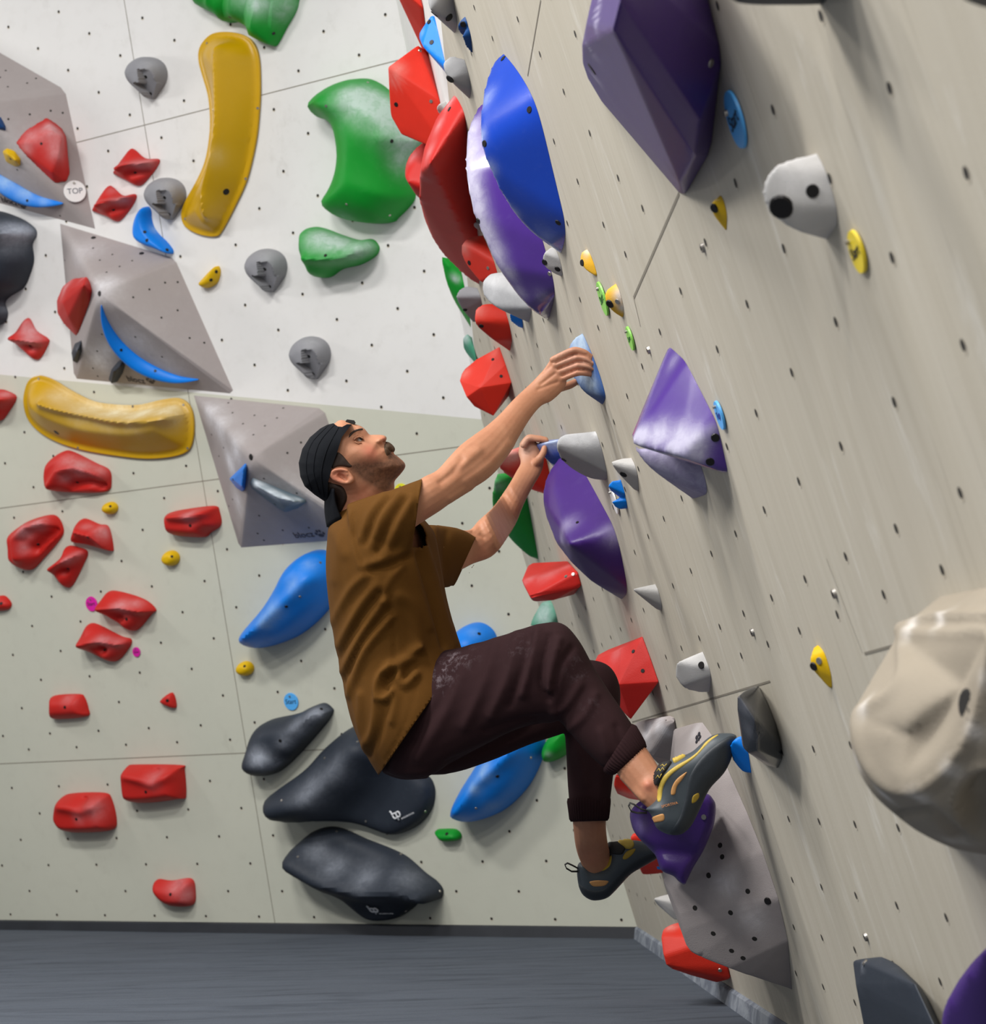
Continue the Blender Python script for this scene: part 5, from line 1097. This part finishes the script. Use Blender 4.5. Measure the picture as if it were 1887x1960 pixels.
# eyes, brow, moustache, hair
ep, en = hit(body, 687, 842, hb)
m_eye = plain('eye_white', (186, 176, 168), .3); m_iris = plain('dark_iris', (38, 34, 30), .2)
if ep is not None:
    c = ep+RZ*.0072; bm = bmesh.new(); bmesh.ops.create_uvsphere(bm, u_segments=20, v_segments=14, radius=.0105, matrix=Matrix.Translation(c)); eye = bm_obj('eye', bm, m_eye, PERSON)
    d = (RX*.60-RY*.55-RZ*.58).normalized(); bm = bmesh.new(); bmesh.ops.create_uvsphere(bm, u_segments=14, v_segments=10, radius=.0078, matrix=Matrix.Translation(c+d*.0042)); bm_obj('iris', bm, m_iris, eye)
def on_body(pts, off=.001): return [hit(body, x, y, hb)[0]-RZ*off for x, y in pts if hit(body, x, y, hb)[0] is not None]
cable('eyelid', on_body([(678, 842), (681, 838), (687, 836), (693, 838), (696, 842)], .0035), .0022, m_skin, PERSON, 8); cable('lower_eyelid', on_body([(679, 845), (685, 849), (692, 848)], .002), .0016, m_skin, PERSON, 8)
cable('eyelash', on_body([(679, 842), (683, 838.5), (689, 837.5), (695, 841)], .0058), .0010, m_hair, PERSON, 6)
patch(body, [(667, 838), (669, 831), (675, 825.5), (684, 821.5), (693, 820), (694, 823), (685, 825), (677, 829), (671, 835)], .0022, m_hair, 'eyebrow', PERSON, 1.4, b=hb, edge=1.5)
bm = inflate([(737.5, 846.5), (743, 846), (749, 849.5), (754.5, 855.5), (756, 861), (753, 866), (746, 868), (742.5, 864), (740, 857)], ZH, dome_w(.030, 9), 1.6); mo_ = bm_obj('moustache', bm, m_mous, PERSON)
patch(body, [(737, 849), (744, 851), (749, 856), (749, 864), (744, 871), (740, 872), (737, 866), (735, 857)], .004, m_mous, 'moustache_side', mo_, 1.6, b=hb, edge=3)
patch(body, [(645, 866), (652, 868), (660, 876), (668, 886), (674, 892), (668, 895), (655, 893), (645, 894), (636, 897), (634, 888), (640, 876)], .004, m_hair, 'sideburn', PERSON, 2, b=hb)
patch(body, [(626, 925), (640, 926), (655, 931), (663, 944), (664, 956), (659, 968), (652, 980), (638, 985), (630, 960)], .006, m_hair, 'hair', PERSON, 2.5, b=hb)
# --- T-shirt
def folds(o, fl):
    me = o.data; me.update(); nr = [v.normal.copy() for v in me.vertices]; FL_ = []
    for pl, amp, wd in fl:
        c_ = [Vector((p.x, p.y)) for p in catmull([Vector((*p, 0)) for p in pl], 4, False)] if len(pl) > 2 else [Vector(p) for p in pl]
        xs = [p.x for p in c_]; ys = [p.y for p in c_]; FL_.append((c_, amp, wd, min(xs)-3*wd, max(xs)+3*wd, min(ys)-3*wd, max(ys)+3*wd))
    for v, n in zip(me.vertices, nr):
        f = -n.dot((v.co-CAM).normalized())
        if f < -.1: continue
        x, y, _ = proj(v.co); q = Vector((x, y)); d = 0
        for c_, amp, wd, x0, x1, y0, y1 in FL_:
            if x0 < x < x1 and y0 < y < y1: d += amp*math.exp(-(polyd(q, c_, False)/wd)**2)
        if d: v.co += n*d*min(1, f+.35)
    me.update()
SR = [(662, 965, 690, 1105, 4.72, .85), (705, 950, 722, 1095, 4.70, .88), (750, 937, 762, 1068, 4.68, .9), (785, 924, 785, 1048, 4.67, .92), (807, 916, 791, 1036, 4.67, .92), (824, 909, 798, 1030, 4.67, .92)]
SL = [(770, 1000, 790, 1120, 4.98, .9), (812, 1003, 815, 1128, 5.03, .9), (850, 1006, 838, 1128, 5.10, .9), (885, 1013, 856, 1126, 5.16, .9), (911, 1028, 868, 1122, 5.20, .9), (930, 1040, 882, 1130, 5.23, .9)]
NK = [(634, 985, 752, 938, 4.82, .95), (630, 1000, 790, 975, 4.82, 1.35)]
ST = [NK[0]]+[NK[1]]+TS[1:]
shirt = merge('t_shirt', [limb(ST+[(752, 1520, 892, 1275, 4.83, 1.3)], 32), limb(SR, 24), limb(SL, 24)], m_shirt, .0065, 5, PERSON)
def cut_open(o, x1, y1, x2, y2, z, side, rmax, amax=.06):
    """cut the cloth cleanly along the plane through two pixels and the view ray, dropping what lies beyond"""
    p, q = Z(x1, y1, z), Z(x2, y2, z); c = (p+q)/2; n = (q-p).cross(c-CAM).normalized()
    if n.dot(Z(side[0], side[1], z)-c) < 0: n = -n
    bm = bmesh.new(); bm.from_mesh(o.data)
    def rd(f):
        d = f.calc_center_median()-c; h = d.dot(n); return (d-n*h).length, h
    near = [f for f in bm.faces if rd(f)[0] < rmax and -.05 < rd(f)[1] < amax]
    g = set(near); 
    for f in near: g.update(f.verts); g.update(f.edges)
    bmesh.ops.bisect_plane(bm, geom=list(g), plane_co=c, plane_no=n, dist=1e-5)
    dead = [f for f in bm.faces if rd(f)[0] < rmax and 1e-5 < rd(f)[1] < amax]
    bmesh.ops.delete(bm, geom=dead, context='FACES'); bm.to_mesh(o.data); bm.free(); o.data.update()
folds(shirt, [([(676, 983), (680, 1032), (698, 1084)], -.005, 3.5), ([(670, 985), (674, 1034), (690, 1084)], .004, 6), ([(735, 950), (708, 985), (692, 1030)], .008, 8), ([(765, 950), (735, 985), (712, 1040)], .010, 9), ([(790, 955), (765, 1000), (738, 1055)], .009, 9), ([(748, 955), (722, 990), (702, 1040)], -.007, 6), ([(778, 955), (750, 1000), (724, 1055)], -.007, 6),
  ([(800, 1030), (760, 1060), (700, 1085)], .008, 9), ([(780, 1065), (745, 1082), (705, 1092)], -.010, 8), ([(770, 1080), (740, 1120), (735, 1150)], .006, 8), ([(750, 1180), (700, 1245), (668, 1330)], .009, 7), ([(735, 1150), (700, 1205), (655, 1285)], .009, 7), ([(720, 1120), (690, 1160), (648, 1235)], .008, 8), ([(700, 1100), (670, 1130), (636, 1190)], .007, 8),
  ([(744, 1165), (695, 1225), (660, 1305)], -.006, 5), ([(728, 1135), (690, 1185), (650, 1260)], -.006, 5), ([(747, 1130), (750, 1175), (756, 1246), (753, 1267)], -.004, 3), ([(765, 1140), (790, 1160), (800, 1215), (800, 1240)], .008, 14), ([(800, 1240), (770, 1262), (740, 1285)], .012, 7), ([(745, 1272), (725, 1300), (722, 1328), (736, 1338), (752, 1322)], .013, 6), ([(758, 1285), (738, 1310), (742, 1322)], -.010, 5),
  ([(790, 1262), (768, 1275), (764, 1300), (775, 1312), (797, 1290)], .012, 6), ([(782, 1282), (774, 1296)], -.008, 4), ([(720, 1340), (715, 1390), (700, 1430)], .008, 7), ([(740, 1345), (728, 1400), (708, 1445)], -.006, 6), ([(690, 1330), (690, 1380), (700, 1420)], .007, 7), ([(668, 1300), (680, 1360), (700, 1440)], .005, 6), ([(760, 1330), (750, 1380)], .006, 7),
  ([(812, 1045), (830, 1100), (850, 1170), (872, 1232)], .010, 7), ([(800, 1060), (818, 1120), (840, 1200), (850, 1235)], -.010, 6), ([(835, 1085), (850, 1140), (862, 1190)], -.006, 5), ([(786, 1060), (800, 1120), (822, 1200)], .006, 8), ([(738, 1455), (768, 1402), (790, 1345), (800, 1300)], -.0025, 2.2), ([(640, 1020), (660, 1060)], .005, 12), ([(660, 1000), (648, 1050), (640, 1110)], .004, 10), ([(830, 1015), (835, 1060), (845, 1110)], .008, 8), ([(855, 1020), (850, 1070), (848, 1110)], -.005, 7), ([(800, 925), (786, 1010)], -.002, 2.2)])
bake(shirt, [('SMOOTH', dict(factor=.4, iterations=2))])
cut_open(shirt, 807, 916, 791, 1036, 4.67, (860, 950), .085); cut_open(shirt, 911, 1028, 868, 1122, 5.20, (960, 1060), .085); cut_open(shirt, 725, 1482, 887, 1250, 4.83, (830, 1480), .40, .2)
bake(shirt, [('SOLIDIFY', dict(thickness=.003, offset=-1))])
# --- trousers
tr = merge('trousers', [limb(RL, 24), limb(LL, 24), limb([(742, 1330, 730, 1478, 4.83, 1.35), (800, 1270, 770, 1492, 4.83, 1.0), (850, 1250, 820, 1490, 4.83, .85)], 24)], m_tr, .0065, 4, PERSON)
folds(tr, [([(905, 1240), (880, 1300), (850, 1370), (800, 1450)], .006, 12), ([(950, 1230), (930, 1300), (890, 1390)], .007, 10), ([(990, 1215), (975, 1290), (940, 1370)], .008, 9), ([(1030, 1205), (1020, 1260), (1000, 1330)], .009, 7), ([(1012, 1215), (1000, 1280), (975, 1350)], -.007, 6), ([(1052, 1215), (1040, 1265), (1035, 1310), (1050, 1340)], -.010, 6), ([(1070, 1225), (1058, 1270), (1052, 1320)], .009, 6), ([(1095, 1240), (1070, 1280), (1060, 1330)], -.006, 6),
  ([(1060, 1365), (1085, 1350), (1110, 1310)], .007, 7), ([(1090, 1395), (1120, 1370), (1140, 1330)], .006, 7), ([(1150, 1400), (1165, 1440)], .006, 8), ([(1180, 1390), (1190, 1425)], -.005, 6), ([(870, 1290), (840, 1350), (790, 1420)], -.005, 10), ([(930, 1400), (990, 1380), (1040, 1375)], -.006, 8), ([(860, 1462), (950, 1425), (1030, 1385)], -.012, 8), ([(1110, 1440), (1120, 1500)], .006, 9), ([(1150, 1470), (1145, 1530)], .005, 8), ([(760, 1480), (850, 1478)], .004, 8)])
bake(tr, [('SMOOTH', dict(factor=.4, iterations=2))])
attr_spots(tr, 'chalk', [(850, 1285, 26, .8), (870, 1255, 18, .7), (832, 1320, 18, .5), (890, 1260, 20, .5), (990, 1240, 26, .25), (1105, 1280, 20, .35), (1130, 1350, 18, .2)])
def cuff(st, nrib, name='ribbed_cuff'):
    C = st; n = nrib*4; rings = []
    for x1, y1, x2, y2, z, rt_, k in C:
        p, q = Z(x1, y1, z), Z(x2, y2, z); c = (p+q)/2; A = (p-q)/2*k; dv = (c-CAM).normalized(); dv = (dv-A.normalized()*dv.dot(A.normalized())).normalized(); B_ = dv*A.length*rt_
        rings.append([c+(A*math.cos(t)+B_*math.sin(t))*(1+.022*math.cos(nrib*t)) for t in (2*math.pi*i/n for i in range(n))])
    inner = [[rings[-1][j]+((sum(rings[-1], Vector())/n)-rings[-1][j])*.08 for j in range(n)], [rings[0][j]+((sum(rings[0], Vector())/n)-rings[0][j])*.10 for j in range(n)]]
    return tube(name, rings+inner, m_tr, tr, False)
cuff([(1209, 1386, 1155, 1470, 4.53, .95, 1.0), (1216, 1392, 1157, 1474, 4.53, .97, 1.05), (1226, 1408, 1166, 1480, 4.525, .98, 1.04), (1234, 1421, 1173, 1483, 4.52, 1.0, 1.02), (1238, 1430, 1178, 1482, 4.52, 1.0, .98)], 46)
cuff([(1168, 1528, 1087, 1528, 5.13, 1.0, 1.0), (1167, 1535, 1087, 1535, 5.13, 1.0, 1.03), (1166, 1552, 1089, 1553, 5.13, 1.0, 1.02), (1165, 1566, 1090, 1568, 5.13, 1.0, 1.0), (1163, 1571, 1092, 1573, 5.13, 1.0, .97)], 44)
# --- cap worn backwards
CO = [(673, 812), (664, 812), (655, 817), (646, 816), (638, 810), (626, 813), (613, 820), (593, 837), (578.5, 859), (571.5, 886), (574.5, 912), (583, 931), (602, 947), (623, 961), (627, 950), (628, 924), (635, 893), (645, 867), (654, 837)]
crown = [Vector(p) for p in CO[4:14]]
def capw(x, y, d):
    q = Vector((x, y)); dd = polyd(q, crown, False); return .086*math.sqrt(max(0, 1-(1-min(dd/50, 1))**2))
cap = bm_obj('cap', inflate(CO, ZH, capw, 3.0, False), m_cap, PERSON); cap.data.set_sharp_from_angle(angle=math.radians(50))
for k_, pl in enumerate(([(640, 813), (610, 850), (600, 900), (612, 945)], [(648, 818), (626, 860), (615, 905), (620, 950)], [(628, 815), (596, 850), (586, 895), (597, 940)])):
    cb = bvh_of(cap); pts_ = [hit(cap, p.x, p.y, cb)[0] for p in catmull([Vector((*p, 0)) for p in pl], 5, False)]
    cable('cap_seam', [p-RZ*.0005 for p in pts_ if p is not None], .0014, m_cap, cap, 6)
rows = []
for i in range(9):
    s_ = i/8; row = []
    for j in range(13):
        t = -1+j/6; x = 625.5+2*s_+26*(t*t)*(.5+.5*s_)-(4*math.sin(s_*3.1)); y = 935+74*s_-16*t*t*s_
        row.append(Z(x, y, ZH+t*.078))
    rows.append(row)
bm = bmesh.new(); G = [[bm.verts.new(p) for p in r] for r in rows]
for i in range(8):
    for j in range(12): bm.faces.new((G[i][j], G[i][j+1], G[i+1][j+1], G[i+1][j]))
br_ = bm_obj('brim', bm, m_cap, cap); bake(br_, [('SOLIDIFY', dict(thickness=.005, offset=0))])
P8 = []
for dz in (-.022, .022): P8 += [Z(661, 806, ZH+dz), Z(664, 802.5, ZH+dz), Z(678, 804.5, ZH+dz), Z(681, 810, ZH+dz), Z(676, 813.5, ZH+dz), Z(663, 810.5, ZH+dz)]
faceted('strap_adjuster', P8, m_blk, .001, 2, cap)
# --- climbing shoes
def shoe(out, z0, W, D, label, tilt=0.0):
    o = bm_obj('climbing_shoe', inflate(out, z0, dome_w(W, D, 2.4), 3.2), m_rub, PERSON); bake(o, [('SMOOTH', dict(factor=.5, iterations=2))])
    return o
S1 = [(1246, 1560), (1255, 1583), (1268, 1593), (1282, 1598), (1300, 1598), (1312, 1592), (1324, 1579), (1339, 1549), (1357, 1512), (1384, 1482), (1398, 1456), (1407, 1425), (1410, 1411), (1405, 1405), (1392, 1403), (1374, 1404), (1358, 1410), (1341, 1424), (1325, 1438), (1308, 1446), (1290, 1453), (1270, 1461), (1259, 1472), (1254, 1490), (1258, 1510), (1257, 1527), (1246, 1540), (1236, 1549)]
sh1 = shoe(S1, 4.455, .044, 34, 'right'); b1 = bvh_of(sh1)
patch(sh1, [(1283, 1598), (1301, 1598), (1313, 1591), (1325, 1578), (1340, 1549), (1358, 1511), (1385, 1481), (1399, 1455), (1408, 1424), (1409, 1412), (1398, 1408), (1380, 1418), (1352, 1440), (1333, 1462), (1318, 1490), (1310, 1530), (1300, 1565), (1285, 1588)], .0025, m_sole, 'sole', sh1, 3, b=b1)
patch(sh1, [(1258, 1533), (1259, 1512), (1268, 1488), (1290, 1468), (1318, 1452), (1336, 1438), (1350, 1421), (1366, 1409), (1376, 1406), (1360, 1418), (1345, 1434), (1330, 1450), (1308, 1466), (1284, 1484), (1270, 1506), (1265, 1532)], .0022, m_yel, 'yellow_trim', sh1, 2, b=b1, edge=2)
patch(sh1, [(1284, 1521), (1286, 1506), (1296, 1490), (1315, 1477), (1306, 1492), (1296, 1505), (1292, 1520)], .0018, m_org, 'side_stripe', sh1, 2, b=b1, edge=2)
patch(sh1, [(1246, 1566), (1258, 1560), (1270, 1558), (1271, 1570), (1258, 1574), (1250, 1574)], .0016, m_org, 'heel_patch', sh1, 2, b=b1, edge=2)
patch(sh1, [(1322, 1534), (1325, 1522), (1336, 1516), (1338, 1524), (1332, 1534), (1324, 1538)], .0035, m_gold, 'round_badge', sh1, 2, b=b1, edge=2)
st1 = patch(sh1, [(1251, 1500), (1249, 1484), (1256, 1467), (1270, 1460), (1286, 1458), (1278, 1472), (1268, 1486), (1262, 1503)], .006, m_blk, 'strap', sh1, 2, b=b1, edge=3)
sb = bvh_of(st1)
for zx in (((1255, 1490), (1259, 1484), (1262, 1489), (1266, 1481), (1269, 1486)), ((1257, 1476), (1261, 1471), (1264, 1476), (1268, 1469), (1271, 1474)), ((1264, 1466), (1268, 1463), (1271, 1467), (1276, 1462))):
    pp = [hit(st1, *q, sb)[0] for q in zx]; cable('zigzag_stitch', [p-RZ*.0008 for p in pp if p is not None], .0011, m_yel, st1, 5) if sum(p is not None for p in pp) > 2 else None
patch(sh1, [(1288, 1452), (1306, 1445), (1312, 1447), (1298, 1457), (1290, 1460)], .005, m_yel, 'strap_end', sh1, 2, b=b1, edge=2)
pa, na = hit(sh1, 1272, 1543, b1); pb, _ = hit(sh1, 1292, 1538, b1)
if pa is not None and pb is not None:
    tr_ = (pb-pa).normalized(); text_obj('lettering', 'SPORTIVA', (pa+pb)/2+na*.003, tr_, na.cross(tr_), .008, plain('orange_print', (190, 120, 60)), sh1, .0002)
lp = [(1238, 1552), (1226, 1548), (1214, 1540), (1206, 1537), (1203, 1543), (1208, 1553), (1220, 1556), (1238, 1556)]
P = [Z(x, y, 4.455) for x, y in lp]
def ribbon(name, pts, wd, th, mat, parent):
    rings = []; k = len(pts)
    for i, p in enumerate(pts):
        t = (pts[min(i+1, k-1)]-pts[max(i-1, 0)]).normalized(); d_ = (RZ-t*RZ.dot(t)).normalized(); n_ = t.cross(d_)
        rings.append([p+d_*wd+n_*th, p-d_*wd+n_*th, p-d_*wd-n_*th, p+d_*wd-n_*th])
    return tube(name, rings, mat, parent)
ribbon('pull_loop', P, .008, .0012, m_blk, sh1)
S2 = [(1104, 1662), (1106, 1690), (1113, 1710), (1126, 1721), (1141, 1724), (1162, 1719), (1176, 1707), (1188, 1694), (1208, 1673), (1230, 1660), (1256, 1645), (1272, 1634), (1276, 1626), (1268, 1616), (1245, 1612), (1228, 1610), (1213, 1608), (1195, 1611), (1180, 1613), (1168, 1611), (1163, 1622), (1165, 1640), (1155, 1656), (1138, 1660), (1124, 1652), (1110, 1650)]
sh2 = shoe(S2, 5.20, .044, 30, 'left'); b2 = bvh_of(sh2)
patch(sh2, [(1107, 1692), (1114, 1710), (1127, 1721), (1141, 1724), (1163, 1718), (1188, 1693), (1209, 1672), (1256, 1644), (1271, 1632), (1240, 1636), (1205, 1655), (1180, 1680), (1155, 1702), (1130, 1704)], .0025, m_sole, 'sole', sh2, 3, b=b2)
patch(sh2, [(1128, 1688), (1140, 1685), (1155, 1685), (1165, 1687), (1158, 1695), (1145, 1697), (1134, 1696)], .0018, m_org, 'heel_patch', sh2, 2, b=b2, edge=2)
patch(sh2, [(1150, 1662), (1160, 1652), (1168, 1638), (1171, 1640), (1168, 1656), (1160, 1664), (1152, 1667)], .002, m_gold, 'yellow_trim', sh2, 2, b=b2, edge=2)
patch(sh2, [(1164, 1614), (1172, 1612), (1190, 1612), (1197, 1622), (1192, 1634), (1182, 1636), (1166, 1632)], .005, m_blk, 'strap', sh2, 2, b=b2, edge=3)
patch(sh2, [(1181, 1613), (1200, 1609), (1212, 1612), (1213, 1620), (1206, 1625), (1194, 1623)], .008, m_yel, 'strap_end', sh2, 2, b=b2, edge=2)
patch(sh2, [(1192, 1640), (1200, 1629), (1216, 1624), (1212, 1634), (1200, 1644), (1193, 1645)], .002, m_gold, 'side_stripe', sh2, 2, b=b2, edge=2)
ribbon('pull_loop', [Z(x, y, 5.18) for x, y in ((1106, 1668), (1094, 1668), (1084, 1662), (1081, 1655), (1086, 1652), (1095, 1656), (1106, 1662))], .007, .0012, m_blk, sh2)
for o_, lb in ((sh1, 'near shoe, toe on the blue foothold'), (sh2, 'far shoe')): o_['label'] = lb
